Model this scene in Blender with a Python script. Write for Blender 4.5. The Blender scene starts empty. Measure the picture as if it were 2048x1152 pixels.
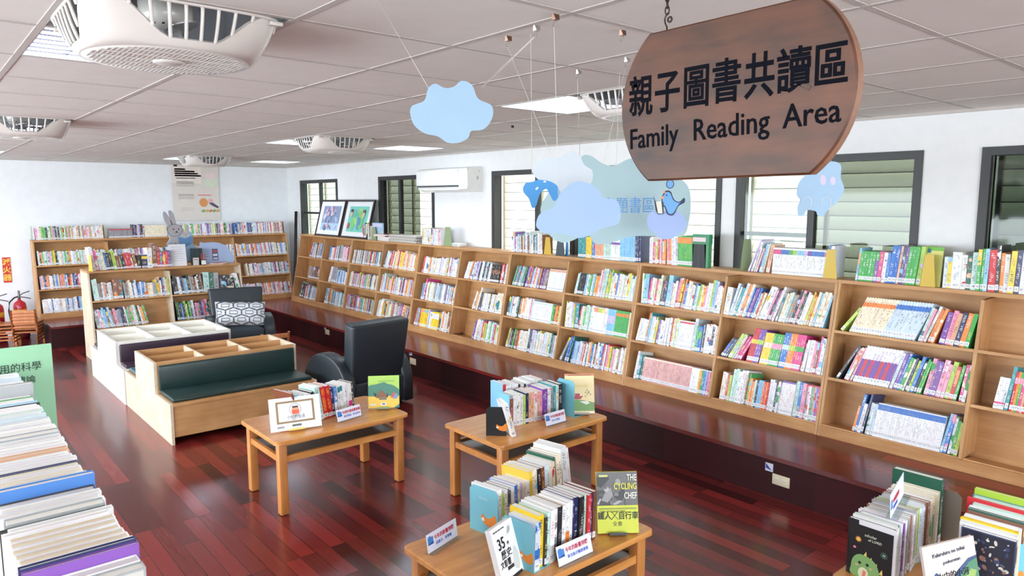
import bpy, bmesh, math, random
from mathutils import Vector, Matrix
R = math.radians
random.seed(11)
sc = bpy.context.scene
COL = sc.collection

# ---------------------------------------------------------------- camera, world, light, exposure
cam_d = bpy.data.cameras.new('camera'); cam_d.sensor_width = 36.0
cam_d.lens = 1430.0 / 2048.0 * 36.0; cam_d.clip_start = 0.02; cam_d.clip_end = 100
CAM = bpy.data.objects.new('camera', cam_d); COL.objects.link(CAM)
CAM.location = (0, 0, 2.0); CAM.rotation_euler = (R(83.0), 0, R(-40.4))
sc.camera = CAM
world = bpy.data.worlds.new('world'); sc.world = world; world.use_nodes = True
_n = world.node_tree.nodes; _l = world.node_tree.links
for x in list(_n): _n.remove(x)
_o = _n.new('ShaderNodeOutputWorld'); _b = _n.new('ShaderNodeBackground')
_tc = _n.new('ShaderNodeTexCoord'); _sx = _n.new('ShaderNodeSeparateXYZ'); _cr = _n.new('ShaderNodeValToRGB')
_l.new(_tc.outputs['Generated'], _sx.inputs[0]); _l.new(_sx.outputs['Z'], _cr.inputs[0])
_cr.color_ramp.elements[0].position = 0.0; _cr.color_ramp.elements[0].color = (0.50, 0.53, 0.47, 1)
_cr.color_ramp.elements[1].position = 0.12; _cr.color_ramp.elements[1].color = (0.84, 0.92, 1.0, 1)
_l.new(_cr.outputs[0], _b.inputs[0]); _b.inputs[1].default_value = 5.0
_l.new(_b.outputs[0], _o.inputs[0])
vs = sc.view_settings
sc.display_settings.display_device = 'sRGB'
vs.view_transform = 'Standard'; vs.look = 'None'; vs.gamma = 1.0; vs.use_curve_mapping = False
vs.exposure = 0.36
LAMP = 8.0          # strength of the ceiling light diffusers
def area(name, loc, rot, sx, sy, energy, color):
    d = bpy.data.lights.new(name, 'AREA'); d.shape = 'RECTANGLE'; d.size = sx; d.size_y = sy
    d.energy = energy; d.color = color
    o = bpy.data.objects.new(name, d); COL.objects.link(o); o.location = loc; o.rotation_euler = rot
    return o
# added fill lamps at unseen left and back openings, aimed up at the ceiling
area('daylight_fill_left', (-3.50, 6.1, 1.60), (0, R(-122), 0), 1.3, 11.0, 520, (0.80, 0.90, 1.0))
area('daylight_fill_back', (1.2, -3.40, 1.60), (R(130), 0, 0), 6.0, 1.3, 170, (0.86, 0.93, 1.0))

# ---------------------------------------------------------------- helpers
def lin(c):
    return tuple(((x/255.0)/12.92 if x/255.0 <= 0.04045 else ((x/255.0+0.055)/1.055)**2.4) for x in c)
MATS = {}
def new_mat(name):
    m = bpy.data.materials.new(name); m.use_nodes = True
    return m, m.node_tree.nodes, m.node_tree.links, m.node_tree.nodes['Principled BSDF']
def flat(rgb, rough=0.6, metal=0.0, coat=0.0, name=None):
    k = (tuple(rgb), rough, metal, coat)
    if k in MATS: return MATS[k]
    m, n, l, p = new_mat(name or 'paint_%d_%d_%d' % tuple(rgb))
    base = lin(rgb)
    nz = n.new('ShaderNodeTexNoise'); nz.inputs['Scale'].default_value = 9; nz.inputs['Detail'].default_value = 3
    tc = n.new('ShaderNodeTexCoord'); l.new(tc.outputs['Object'], nz.inputs['Vector'])
    mx = n.new('ShaderNodeMix'); mx.data_type = 'RGBA'
    mx.inputs[6].default_value = tuple(x*0.94 for x in base)+(1,); mx.inputs[7].default_value = tuple(min(1, x*1.05) for x in base)+(1,)
    l.new(nz.outputs['Fac'], mx.inputs[0]); l.new(mx.outputs[2], p.inputs['Base Color'])
    p.inputs['Roughness'].default_value = rough; p.inputs['Metallic'].default_value = metal
    p.inputs['Coat Weight'].default_value = coat
    MATS[k] = m; return m
def wood(name, c1, c2, rough=0.45, scale=(1.5, 14, 14), coat=0.0, axis='X', knots=0.0):
    m, n, l, p = new_mat(name)
    tc = n.new('ShaderNodeTexCoord'); mp = n.new('ShaderNodeMapping')
    s = {'X': scale, 'Y': (scale[1], scale[0], scale[2]), 'Z': (scale[1], scale[2], scale[0])}[axis]
    mp.inputs['Scale'].default_value = s
    l.new(tc.outputs['Object'], mp.inputs['Vector'])
    nz = n.new('ShaderNodeTexNoise'); nz.inputs['Scale'].default_value = 1.6; nz.inputs['Detail'].default_value = 5; nz.inputs['Roughness'].default_value = 0.6
    l.new(mp.outputs[0], nz.inputs['Vector'])
    n2 = n.new('ShaderNodeTexNoise'); n2.inputs['Scale'].default_value = 5.0; n2.inputs['Detail'].default_value = 2
    l.new(tc.outputs['Object'], n2.inputs['Vector'])
    ad = n.new('ShaderNodeMath'); ad.operation = 'MULTIPLY_ADD'; ad.inputs[1].default_value = 0.45
    l.new(n2.outputs['Fac'], ad.inputs[0]); 
    s2 = n.new('ShaderNodeMath'); s2.operation = 'MULTIPLY'; s2.inputs[1].default_value = 0.6
    l.new(nz.outputs['Fac'], s2.inputs[0]); l.new(s2.outputs[0], ad.inputs[2])
    cr = n.new('ShaderNodeValToRGB'); cr.color_ramp.elements[0].position = 0.34; cr.color_ramp.elements[1].position = 0.68
    cr.color_ramp.elements[0].color = lin(c1)+(1,); cr.color_ramp.elements[1].color = lin(c2)+(1,)
    l.new(ad.outputs[0], cr.inputs[0]); l.new(cr.outputs[0], p.inputs['Base Color'])
    p.inputs['Roughness'].default_value = rough; p.inputs['Coat Weight'].default_value = coat; p.inputs['Coat Roughness'].default_value = 0.12
    return m
def planks(name, along, w, length, c1, c2, rough, coat, mortar, gap=0.0012, spec=0.5):
    m, n, l, p = new_mat(name)
    tc = n.new('ShaderNodeTexCoord'); sp = n.new('ShaderNodeSeparateXYZ'); cb = n.new('ShaderNodeCombineXYZ')
    l.new(tc.outputs['Object'], sp.inputs[0])
    if along == 'Y': l.new(sp.outputs['Y'], cb.inputs[0]); l.new(sp.outputs['X'], cb.inputs[1])
    elif along == 'X': l.new(sp.outputs['X'], cb.inputs[0]); l.new(sp.outputs['Y'], cb.inputs[1])
    elif along == 'Zy': l.new(sp.outputs['Z'], cb.inputs[0]); l.new(sp.outputs['Y'], cb.inputs[1])
    else: l.new(sp.outputs['Z'], cb.inputs[0]); l.new(sp.outputs['X'], cb.inputs[1])
    br = n.new('ShaderNodeTexBrick'); l.new(cb.outputs[0], br.inputs['Vector'])
    br.inputs['Scale'].default_value = 1; br.inputs['Brick Width'].default_value = length; br.inputs['Row Height'].default_value = w
    br.inputs['Mortar Size'].default_value = gap; br.inputs['Mortar Smooth'].default_value = 0.2; br.inputs['Bias'].default_value = 0.0
    br.inputs['Color1'].default_value = (0, 0, 0, 1); br.inputs['Color2'].default_value = (1, 1, 1, 1); br.inputs['Mortar'].default_value = (0.5, 0.5, 0.5, 1)
    br.offset = 0.37; br.offset_frequency = 3
    mp = n.new('ShaderNodeMapping'); mp.inputs['Scale'].default_value = (1.2, 30, 1); l.new(cb.outputs[0], mp.inputs[0])
    nz = n.new('ShaderNodeTexNoise'); nz.inputs['Scale'].default_value = 1.5; nz.inputs['Detail'].default_value = 6; l.new(mp.outputs[0], nz.inputs['Vector'])
    ma = n.new('ShaderNodeMath'); ma.operation = 'MULTIPLY_ADD'; ma.inputs[1].default_value = 0.72
    l.new(br.outputs['Color'], ma.inputs[0]); m2 = n.new('ShaderNodeMath'); m2.operation = 'MULTIPLY'; m2.inputs[1].default_value = 0.30
    l.new(nz.outputs['Fac'], m2.inputs[0]); l.new(m2.outputs[0], ma.inputs[2])
    cr = n.new('ShaderNodeValToRGB'); cr.color_ramp.elements[0].position = 0.18; cr.color_ramp.elements[1].position = 0.82
    cr.color_ramp.elements[0].color = lin(c1)+(1,); cr.color_ramp.elements[1].color = lin(c2)+(1,)
    l.new(ma.outputs[0], cr.inputs[0])
    mx = n.new('ShaderNodeMix'); mx.data_type = 'RGBA'; mx.inputs[7].default_value = lin(mortar)+(1,)
    l.new(br.outputs['Fac'], mx.inputs[0]); l.new(cr.outputs[0], mx.inputs[6]); l.new(mx.outputs[2], p.inputs['Base Color'])
    bp = n.new('ShaderNodeBump'); bp.inputs['Strength'].default_value = 0.12; bp.inputs['Distance'].default_value = 0.001; bp.invert = True
    l.new(br.outputs['Fac'], bp.inputs['Height']); l.new(bp.outputs[0], p.inputs['Normal'])
    rr = n.new('ShaderNodeMath'); rr.operation = 'MULTIPLY_ADD'; rr.inputs[1].default_value = 0.06; rr.inputs[2].default_value = rough
    l.new(nz.outputs['Fac'], rr.inputs[0]); l.new(rr.outputs[0], p.inputs['Roughness'])
    p.inputs['Coat Weight'].default_value = coat; p.inputs['Coat Roughness'].default_value = 0.1
    p.inputs['Specular IOR Level'].default_value = spec
    return m
def emit(name, rgb, s):
    m, n, l, p = new_mat(name)
    p.inputs['Base Color'].default_value = lin(rgb)+(1,)
    p.inputs['Emission Color'].default_value = lin(rgb)+(1,); p.inputs['Emission Strength'].default_value = s
    return m
def see_through(name, rgb, opacity_mix=0.12, rough=0.05):
    m = bpy.data.materials.new(name); m.use_nodes = True; n = m.node_tree.nodes; l = m.node_tree.links
    for x in list(n): n.remove(x)
    o = n.new('ShaderNodeOutputMaterial'); t = n.new('ShaderNodeBsdfTransparent'); g = n.new('ShaderNodeBsdfGlossy'); mx = n.new('ShaderNodeMixShader')
    t.inputs[0].default_value = lin(rgb)+(1,); g.inputs['Roughness'].default_value = rough
    mx.inputs[0].default_value = opacity_mix; l.new(t.outputs[0], mx.inputs[1]); l.new(g.outputs[0], mx.inputs[2]); l.new(mx.outputs[0], o.inputs[0])
    return m
def translucent(name, rgb, amt=0.6):
    m = bpy.data.materials.new(name); m.use_nodes = True; n = m.node_tree.nodes; l = m.node_tree.links
    for x in list(n): n.remove(x)
    o = n.new('ShaderNodeOutputMaterial'); t = n.new('ShaderNodeBsdfTranslucent'); g = n.new('ShaderNodeBsdfDiffuse'); mx = n.new('ShaderNodeMixShader')
    t.inputs[0].default_value = lin(rgb)+(1,); g.inputs[0].default_value = lin(rgb)+(1,)
    mx.inputs[0].default_value = amt; l.new(g.outputs[0], mx.inputs[1]); l.new(t.outputs[0], mx.inputs[2]); l.new(mx.outputs[0], o.inputs[0])
    return m
M_CASE = wood('beech_veneer', (176, 126, 78), (206, 158, 106), 0.5, (1.2, 16, 16))
M_CASEZ = wood('beech_veneer_upright', (174, 126, 80), (206, 160, 110), 0.5, (1.2, 16, 16), axis='Z')
M_PALE = wood('pale_plywood', (200, 180, 152), (224, 208, 184), 0.5, (1.0, 12, 12))
M_TABLE = wood('honey_oak', (184, 116, 54), (222, 158, 88), 0.32, (1.3, 18, 18), coat=0.3)
M_TABLEZ = wood('honey_oak_leg', (172, 106, 50), (208, 142, 78), 0.4, (1.3, 18, 18), axis='Z')
M_FLOOR = planks('red_plank_floor', 'Y', 0.092, 0.92, (60, 18, 19), (128, 40, 36), 0.20, 0.12, (34, 12, 12), gap=.0018)
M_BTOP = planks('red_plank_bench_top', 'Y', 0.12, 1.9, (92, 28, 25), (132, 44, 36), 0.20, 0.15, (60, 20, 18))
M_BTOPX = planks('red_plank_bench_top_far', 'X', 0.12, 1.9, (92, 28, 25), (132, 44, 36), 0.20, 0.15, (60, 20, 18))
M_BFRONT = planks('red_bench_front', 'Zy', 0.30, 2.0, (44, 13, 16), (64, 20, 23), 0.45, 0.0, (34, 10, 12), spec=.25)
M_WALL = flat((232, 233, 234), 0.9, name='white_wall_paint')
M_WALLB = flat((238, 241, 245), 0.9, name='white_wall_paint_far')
M_TILE = flat((222, 218, 213), 0.95, name='ceiling_tile_board')
M_TBAR = flat((190, 184, 179), 0.95, name='ceiling_grid_bar')
M_WHITE = flat((238, 238, 236), 0.35, name='white_plastic')
M_LAM = flat((238, 234, 222), 0.4, name='white_laminate')
M_DARKF = flat((46, 46, 48), 0.45, name='dark_window_aluminium')
M_PAGES = None

# ---------------------------------------------------------------- mesh building
class MB:
    def __init__(s): s.v = []; s.f = []; s.m = []; s.mats = []; s.sm = []
    def mi(s, mat):
        if mat not in s.mats: s.mats.append(mat)
        return s.mats.index(mat)
    def add(s, vs, fs, mat, M=None, smooth=False):
        b = len(s.v); k = s.mi(mat)
        for v in vs:
            v = Vector(v); s.v.append(tuple(M @ v) if M is not None else tuple(v))
        for f in fs: s.f.append([b+i for i in f]); s.m.append(k); s.sm.append(smooth)
    def box(s, x0, x1, y0, y1, z0, z1, mat, M=None):
        vs = [(x, y, z) for z in (z0, z1) for y in (y0, y1) for x in (x0, x1)]
        s.add(vs, [(0,2,3,1),(4,5,7,6),(0,1,5,4),(2,6,7,3),(0,4,6,2),(1,3,7,5)], mat, M)
    def rbox(s, x0, x1, y0, y1, z0, z1, r, mat, M=None, seg=3, fn=None):
        bm = bmesh.new(); bmesh.ops.create_cube(bm, size=1.0)
        bmesh.ops.scale(bm, vec=(x1-x0, y1-y0, z1-z0), verts=bm.verts)
        bmesh.ops.translate(bm, vec=((x0+x1)/2, (y0+y1)/2, (z0+z1)/2), verts=bm.verts)
        bmesh.ops.bevel(bm, geom=list(bm.edges), offset=r, segments=seg, profile=0.5, affect='EDGES')
        s.bm(bm, mat, M, True, fn); bm.free()
    def bm(s, bm, mat, M=None, smooth=True, fn=None):
        bm.verts.index_update()
        vs = [(fn(v.co) if fn else v.co.copy()) for v in bm.verts]
        s.add(vs, [[v.index for v in f.verts] for f in bm.faces], mat, M, smooth)
    def prism(s, pts, z0, z1, mat, M=None, smooth=False, sidemat=None):
        n = len(pts)
        area_ = sum(pts[i][0]*pts[(i+1)%n][1]-pts[(i+1)%n][0]*pts[i][1] for i in range(n))
        if area_ < 0: pts = pts[::-1]
        vs = [(p[0], p[1], z0) for p in pts]+[(p[0], p[1], z1) for p in pts]
        s.add(vs, [list(range(n))[::-1], list(range(n, 2*n))], mat, M, smooth)
        b = len(s.v)-2*n; k = s.mi(sidemat or mat)
        for i in range(n):
            s.f.append([b+i, b+(i+1)%n, b+n+(i+1)%n, b+n+i]); s.m.append(k); s.sm.append(smooth)
    def lathe(s, prof, mat, M=None, n=24, smooth=True):
        vs = []; fs = []
        for r, z in prof:
            for i in range(n): a = 2*math.pi*i/n; vs.append((r*math.cos(a), r*math.sin(a), z))
        for j in range(len(prof)-1):
            for i in range(n): fs.append((j*n+i, j*n+(i+1)%n, (j+1)*n+(i+1)%n, (j+1)*n+i))
        fs.append(list(range(n))[::-1]); fs.append([(len(prof)-1)*n+i for i in range(n)])
        s.add(vs, fs, mat, M, smooth)
    def tube(s, pts, r, mat, M=None, n=8, closed=False, r2=None):
        pts = [Vector(p) for p in pts]; N = len(pts); vs = []; fs = []
        up = Vector((0, 0, 1))
        for i, p in enumerate(pts):
            a = pts[(i-1) % N] if (closed or i > 0) else p
            b = pts[(i+1) % N] if (closed or i < N-1) else p
            t = (b-a).normalized(); x = t.cross(up)
            if x.length < 1e-3: x = t.cross(Vector((1, 0, 0)))
            x.normalize(); y = t.cross(x)
            rr = r if r2 is None else r+(r2-r)*i/max(1, N-1)
            for k in range(n):
                an = 2*math.pi*k/n; vs.append(p+x*rr*math.cos(an)+y*rr*math.sin(an))
        for i in range(N if closed else N-1):
            j = (i+1) % N
            for k in range(n): fs.append((i*n+k, i*n+(k+1)%n, j*n+(k+1)%n, j*n+k))
        if not closed: fs.append(list(range(n))); fs.append([(N-1)*n+k for k in range(n)][::-1])
        s.add(vs, fs, mat, M, True)
    def build(s, name, parent=None, auto=True):
        me = bpy.data.meshes.new(name); me.from_pydata(s.v, [], s.f); me.update()
        for m in s.mats: me.materials.append(m)
        me.polygons.foreach_set('material_index', s.m); me.polygons.foreach_set('use_smooth', s.sm)
        o = bpy.data.objects.new(name, me); COL.objects.link(o)
        if parent is not None: o.parent = parent
        return o
def tag(o, label=None, cat=None, group=None, kind=None):
    if label: o['label'] = label
    if cat: o['category'] = cat
    if group: o['group'] = group
    if kind: o['kind'] = kind
    return o
def empty(name, loc=(0, 0, 0), rz=0.0, label=None, cat=None, group=None, kind=None, M=None):
    o = bpy.data.objects.new(name, None); COL.objects.link(o); o.empty_display_size = 0.05
    if M is not None: o.matrix_world = M
    else: o.location = loc; o.rotation_euler = (0, 0, rz)
    return tag(o, label, cat, group, kind)
def part(name, parent, shapes, label=None):
    b = MB()
    for f in shapes: f(b)
    o = b.build(name, parent)
    if label: o['label'] = label
    return o
def frame(o, a, b):
    a = Vector(a).normalized(); b = Vector(b).normalized(); c = a.cross(b)
    return Matrix(((a.x, b.x, c.x, o[0]), (a.y, b.y, c.y, o[1]), (a.z, b.z, c.z, o[2]), (0, 0, 0, 1)))
T = Matrix.Translation
def Rx(a): return Matrix.Rotation(a, 4, 'X')
def Ry(a): return Matrix.Rotation(a, 4, 'Y')
def Rz(a): return Matrix.Rotation(a, 4, 'Z')
def text(body, size, M, mat, parent, name='lettering', sx=1.0, align='LEFT', depth=0.0006, bold=0.0, label=None):
    c = bpy.data.curves.new('t', 'FONT'); c.body = body; c.size = size; c.align_x = align; c.extrude = depth; c.offset = bold
    c.resolution_u = 2
    o = bpy.data.objects.new('t', c); COL.objects.link(o); bpy.context.view_layer.update()
    me = bpy.data.meshes.new_from_object(o.evaluated_get(bpy.context.evaluated_depsgraph_get()))
    bpy.data.objects.remove(o); bpy.data.curves.remove(c)
    me.transform(Matrix.Diagonal((sx, 1, 1, 1))); me.name = name
    me.materials.clear(); me.materials.append(mat)
    ob = bpy.data.objects.new(name, me); COL.objects.link(ob)
    if parent is not None: ob.parent = parent
    ob.matrix_local = M
    if label: ob['label'] = label
    return ob
def smooth_closed(pts, k=6):
    n = len(pts); out = []
    for i in range(n):
        p0, p1, p2, p3 = [pts[(i+j-1) % n] for j in range(4)]
        for q in range(k):
            t = q/k
            out.append(tuple(0.5*((2*p1[c])+(-p0[c]+p2[c])*t+(2*p0[c]-5*p1[c]+4*p2[c]-p3[c])*t*t+(-p0[c]+3*p1[c]-3*p2[c]+p3[c])*t**3) for c in (0, 1)))
    return out
def ellipse(cx, cy, rx, ry, n=20, rot=0.0):
    return [(cx+rx*math.cos(a)*math.cos(rot)-ry*math.sin(a)*math.sin(rot), cy+rx*math.cos(a)*math.sin(rot)+ry*math.sin(a)*math.cos(rot)) for a in [2*math.pi*i/n for i in range(n)]]
def rect(x0, y0, x1, y1): return [(x0, y0), (x1, y0), (x1, y1), (x0, y1)]

# ---------------------------------------------------------------- the room
XR, YF, ZC = 5.45, 12.75, 2.60
XL, YB = -3.3, -3.2
part('floor', None, [lambda b: b.box(XL-.2, XR+.2, YB-.2, YF+.2, -0.1, 0.0, M_FLOOR)])['kind'] = 'structure'
GX = [1.70+0.64*k for k in range(-8, 7)]; GX = [x for x in GX if XL < x < XR]; GX = [XL]+GX+[XR]
GY = [1.05+0.653*k for k in range(-7, 19)]; GY = [y for y in GY if YB < y < YF]; GY = [YB]+GY+[YF]
def cell(x, y):
    i = max(k for k in range(len(GX)) if GX[k] <= x); j = max(k for k in range(len(GY)) if GY[k] <= y)
    return i, j
LIGHTS = [(0.74, 3.3), (0.74, 7.2), (0.74, 11.1), (3.3, 3.3), (3.3, 7.2), (3.3, 11.1), (4.58, 7.2), (4.58, 11.1),
          (-1.8, 3.3), (-1.8, 7.2), (-1.8, 11.1), (0.74, -0.6), (3.3, -0.6), (-1.8, -0.6)]
FANS = [(0.74, 2.7), (0.74, 6.6), (3.3, 2.7), (3.3, 6.6), (3.3, 10.5)]
LC = [cell(*p) for p in LIGHTS]; FC = [cell(*p) for p in FANS]
b = MB()
for i in range(len(GX)-1):
    for j in range(len(GY)-1):
        if (i, j) in LC or (i, j) in FC: continue
        b.box(GX[i]+.008, GX[i+1]-.008, GY[j]+.008, GY[j+1]-.008, ZC, ZC+.012, M_TILE)
tag(b.build('ceiling'), kind='structure')
b = MB()
for x in GX[1:-1]: b.box(x-.012, x+.012, YB, YF, ZC-.003, ZC+.001, M_TBAR); b.box(x-.002, x+.002, YB, YF, ZC, ZC+.03, M_TBAR)
tag(b.build('trim_1'), kind='structure')
b = MB()
for y in GY[1:-1]:
    for i in range(len(GX)-1): b.box(GX[i]+.012, GX[i+1]-.012, y-.012, y+.012, ZC-.0022, ZC+.001, M_TBAR)
b.box(XL, XR, YF-.02, YF, ZC-.02, ZC, M_TBAR); b.box(XR-.02, XR, YB, YF-.02, ZC-.02, ZC, M_TBAR)
tag(b.build('trim_2'), kind='structure')
part('ceiling_plenum', None, [lambda b: b.box(XL-.2, XR+.2, YB-.2, YF+.2, ZC+.32, ZC+.36, flat((120, 116, 112), 0.9))])['kind'] = 'structure'
# walls
WIN = [(0.17, 1.63), (1.987, 3.447), (3.59, 5.05), (5.31, 6.77), (8.0, 9.46), (10.78, 12.2)]
ZW0, ZW1 = 1.28, 2.345
b = MB(); ZT = ZC+.32
b.box(XR, XR+.16, YB, YF+.16, 0, ZW0, M_WALL); b.box(XR, XR+.16, YB, YF+.16, ZW1, ZT, M_WALL)
e = [YB]+[q for w in WIN for q in w]+[YF+.16]
for k in range(0, len(e), 2): b.box(XR, XR+.16, e[k], e[k+1], ZW0, ZW1, M_WALL)
tag(b.build('wall_right'), kind='structure')
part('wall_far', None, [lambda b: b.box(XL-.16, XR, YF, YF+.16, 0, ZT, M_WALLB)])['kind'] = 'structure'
b = MB(); b.box(XL-.16, XL, YB, YF, 0, 0.95, M_WALL); b.box(XL-.16, XL, YB, YF, 2.35, ZT, M_WALL)
for y0, y1 in ((YB, 0.4), (4.8, 5.2), (11.8, YF)): b.box(XL-.16, XL, y0, y1, .95, 2.35, M_WALL)
tag(b.build('wall_left'), kind='structure')
b = MB(); b.box(XL-.16, XR+.16, YB-.16, YB, 0, 0.95, M_WALL); b.box(XL-.16, XR+.16, YB-.16, YB, 2.35, ZT, M_WALL)
for x0, x1 in ((XL-.16, -1.8), (4.3, XR+.16)): b.box(x0, x1, YB-.16, YB, .95, 2.35, M_WALL)
tag(b.build('wall_back'), kind='structure')

M_LOUV = translucent('frosted_louver_glass', (250, 249, 243), 0.66)
M_TINT = see_through('tinted_sliding_glass', (170, 175, 168), 0.03)
M_TINTD = see_through('dark_tinted_sliding_glass', (124, 132, 124), 0.03)
M_CLEAR = see_through('clear_glass', (236, 242, 240), 0.02)
M_BEIGE = flat((214, 198, 174), 0.7)
def window(k, y0, y1, panes, mull, bar=None):
    w = empty('window_%d' % k, (XR, y0, ZW0), kind='structure')
    W = y1-y0; H = ZW1-ZW0; f = .055
    # local axes: x out of the room, y along the wall (y=W is the picture's left end)
    def fr(b):
        b.box(-.012, .10, 0, f, 0, H, M_DARKF); b.box(-.012, .10, W-f, W, 0, H, M_DARKF)
        b.box(-.012, .10, f, W-f, H-f, H, M_DARKF); b.box(-.012, .10, f, W-f, 0, f, M_DARKF)
        for m_ in mull: b.box(.01, .06, m_-.028, m_+.028, f, H-f, M_DARKF)
        if bar: b.box(.03, .055, bar[0], bar[1], bar[2]-.018, bar[2]+.018, M_DARKF)
    part('window_frame', w, [fr])
    b = MB(); z = .06; 
    while z < H-.02:
        M = T((.135, 0, z)) @ Ry(R(24))
        b.box(-.003, .003, f, W-f, 0, .118, M_LOUV, M); b.box(-.0045, .0045, f, W-f, -.0035, .0, flat((120, 118, 110), .6), M); z += .108  # dark lip under each blade stands in for a thin shadow line
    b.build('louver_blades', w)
    def lf(b):
        for y in (f+.02, W*.5, W-f-.02): b.box(.12, .16, y-.014, y+.014, f, H-f, M_BEIGE)
    part('louver_frame', w, [lf])
    for (a, c, mt) in panes: part('glass_pane', w, [lambda b: b.box(.042 if mt is not M_CLEAR else .02, .046 if mt is not M_CLEAR else .024, a, c, f, H-f, mt)])
    return w
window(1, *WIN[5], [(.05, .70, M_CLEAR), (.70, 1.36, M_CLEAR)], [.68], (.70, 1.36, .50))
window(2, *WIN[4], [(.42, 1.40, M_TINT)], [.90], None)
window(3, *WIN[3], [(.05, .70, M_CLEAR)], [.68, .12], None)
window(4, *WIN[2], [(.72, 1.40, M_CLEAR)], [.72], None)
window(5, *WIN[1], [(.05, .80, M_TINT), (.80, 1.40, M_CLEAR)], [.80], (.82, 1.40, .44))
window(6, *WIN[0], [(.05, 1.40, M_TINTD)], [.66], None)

# raised wooden benches under the bookcases
BX, BZ = 4.35, 0.295
bn = empty('platform_bench', (BX, 0, 0), label='long glossy dark red plank platform running under the wall bookcases', cat='bench')
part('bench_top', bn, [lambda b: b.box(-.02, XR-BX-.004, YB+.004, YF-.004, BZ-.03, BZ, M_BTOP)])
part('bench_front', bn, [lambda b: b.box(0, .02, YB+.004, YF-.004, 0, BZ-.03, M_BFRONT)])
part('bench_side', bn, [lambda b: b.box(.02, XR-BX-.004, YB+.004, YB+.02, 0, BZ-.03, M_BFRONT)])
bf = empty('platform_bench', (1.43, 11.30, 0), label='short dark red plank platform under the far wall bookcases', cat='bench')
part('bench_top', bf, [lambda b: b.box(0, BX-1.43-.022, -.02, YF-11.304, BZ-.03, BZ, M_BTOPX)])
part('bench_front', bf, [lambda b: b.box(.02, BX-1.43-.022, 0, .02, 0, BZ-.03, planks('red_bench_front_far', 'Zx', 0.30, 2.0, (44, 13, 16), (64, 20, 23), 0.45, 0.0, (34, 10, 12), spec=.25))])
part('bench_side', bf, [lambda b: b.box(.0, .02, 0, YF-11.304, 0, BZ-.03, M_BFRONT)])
# socket plates and stickers on the bench front
for (y, z, sy, lab) in ((2.33, .136, .2, 'nearest'), (6.86, .165, .3, 'middle'), (9.03, .20, .3, 'far')):
    s_ = empty('wall_socket', (BX, y, z), label={'nearest': 'beige double wall socket on the bench front nearest the camera', 'middle': 'beige wall socket on bench front right of the turned armchair', 'far': 'beige wall socket on bench front behind the patterned cushion armchair'}[lab], cat='socket', group='sockets on the bench front')
    part('cover_plate', s_, [lambda b: b.rbox(-.008, -.0005, -.062, .062, -.036, .036, .003, flat((226, 214, 184), 0.4))])
    def slots(b):
        for c in (-.026, .026):
            b.rbox(-.010, -.007, c-.017, c+.017, -.014, .014, .001, flat((236, 228, 206), 0.4))
            for d in (-.006, .006): b.box(-.0108, -.0099, c+d-.001, c+d+.001, -.005, .005, flat((40, 36, 30), 0.6))
    part('outlet_face', s_, [slots])
for (y, z, lab) in ((2.42, .205, 'small white and blue sticker above the nearest bench socket'), (6.91, .255, 'small blue sticker above the middle bench socket'), (9.10, .256, 'small blue sticker above the far bench socket')):
    st = part('sticker', None, [lambda b: (b.box(BX-.003, BX-.0005, y-.028, y+.028, z-.028, z+.028, flat((220, 222, 236), 0.5)),
         b.prism([(y-.02, z-.02), (y+.024, z-.01), (y+.024, z+.024)], 0, .0005, flat((50, 70, 160), 0.5), Matrix(((0, 0, -1, BX-.003), (1, 0, 0, 0), (0, 1, 0, 0), (0, 0, 0, 1)))))])
    tag(st, lab, 'sticker', 'stickers on the bench front')

# ---------------------------------------------------------------- ceiling lights and fans
M_DIFF = emit('light_tube_glow', (238, 246, 255), LAMP)
M_DIFF2 = emit('light_diffuser_glow', (238, 246, 255), LAMP)
M_HOUS = flat((206, 214, 226), 0.3, name='light_housing')
M_LOUVM = flat((96, 92, 104), 0.25, 0.4, name='light_louver_metal')
LL = ['recessed ceiling light with bare slats beside the big near fan', 'recessed ceiling light behind the fan at left edge', 'bright recessed ceiling light over the far wall near the left edge',
      'large bright recessed ceiling light behind the wooden sign', 'recessed ceiling light left of the middle ceiling fan', 'recessed ceiling light by the corner above the poster', 'bright recessed ceiling light above the air conditioner', 'recessed ceiling light in the far right corner of the ceiling', 'recessed ceiling light left of the photograph, level with the big near fan', 'recessed ceiling light left of the photograph, level with the middle fans', 'recessed ceiling light left of the photograph, near the far wall',
      'recessed ceiling light behind the camera above the low bookcase', 'recessed ceiling light behind the camera on the platform side', 'recessed ceiling light behind the camera in the left room corner']
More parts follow.
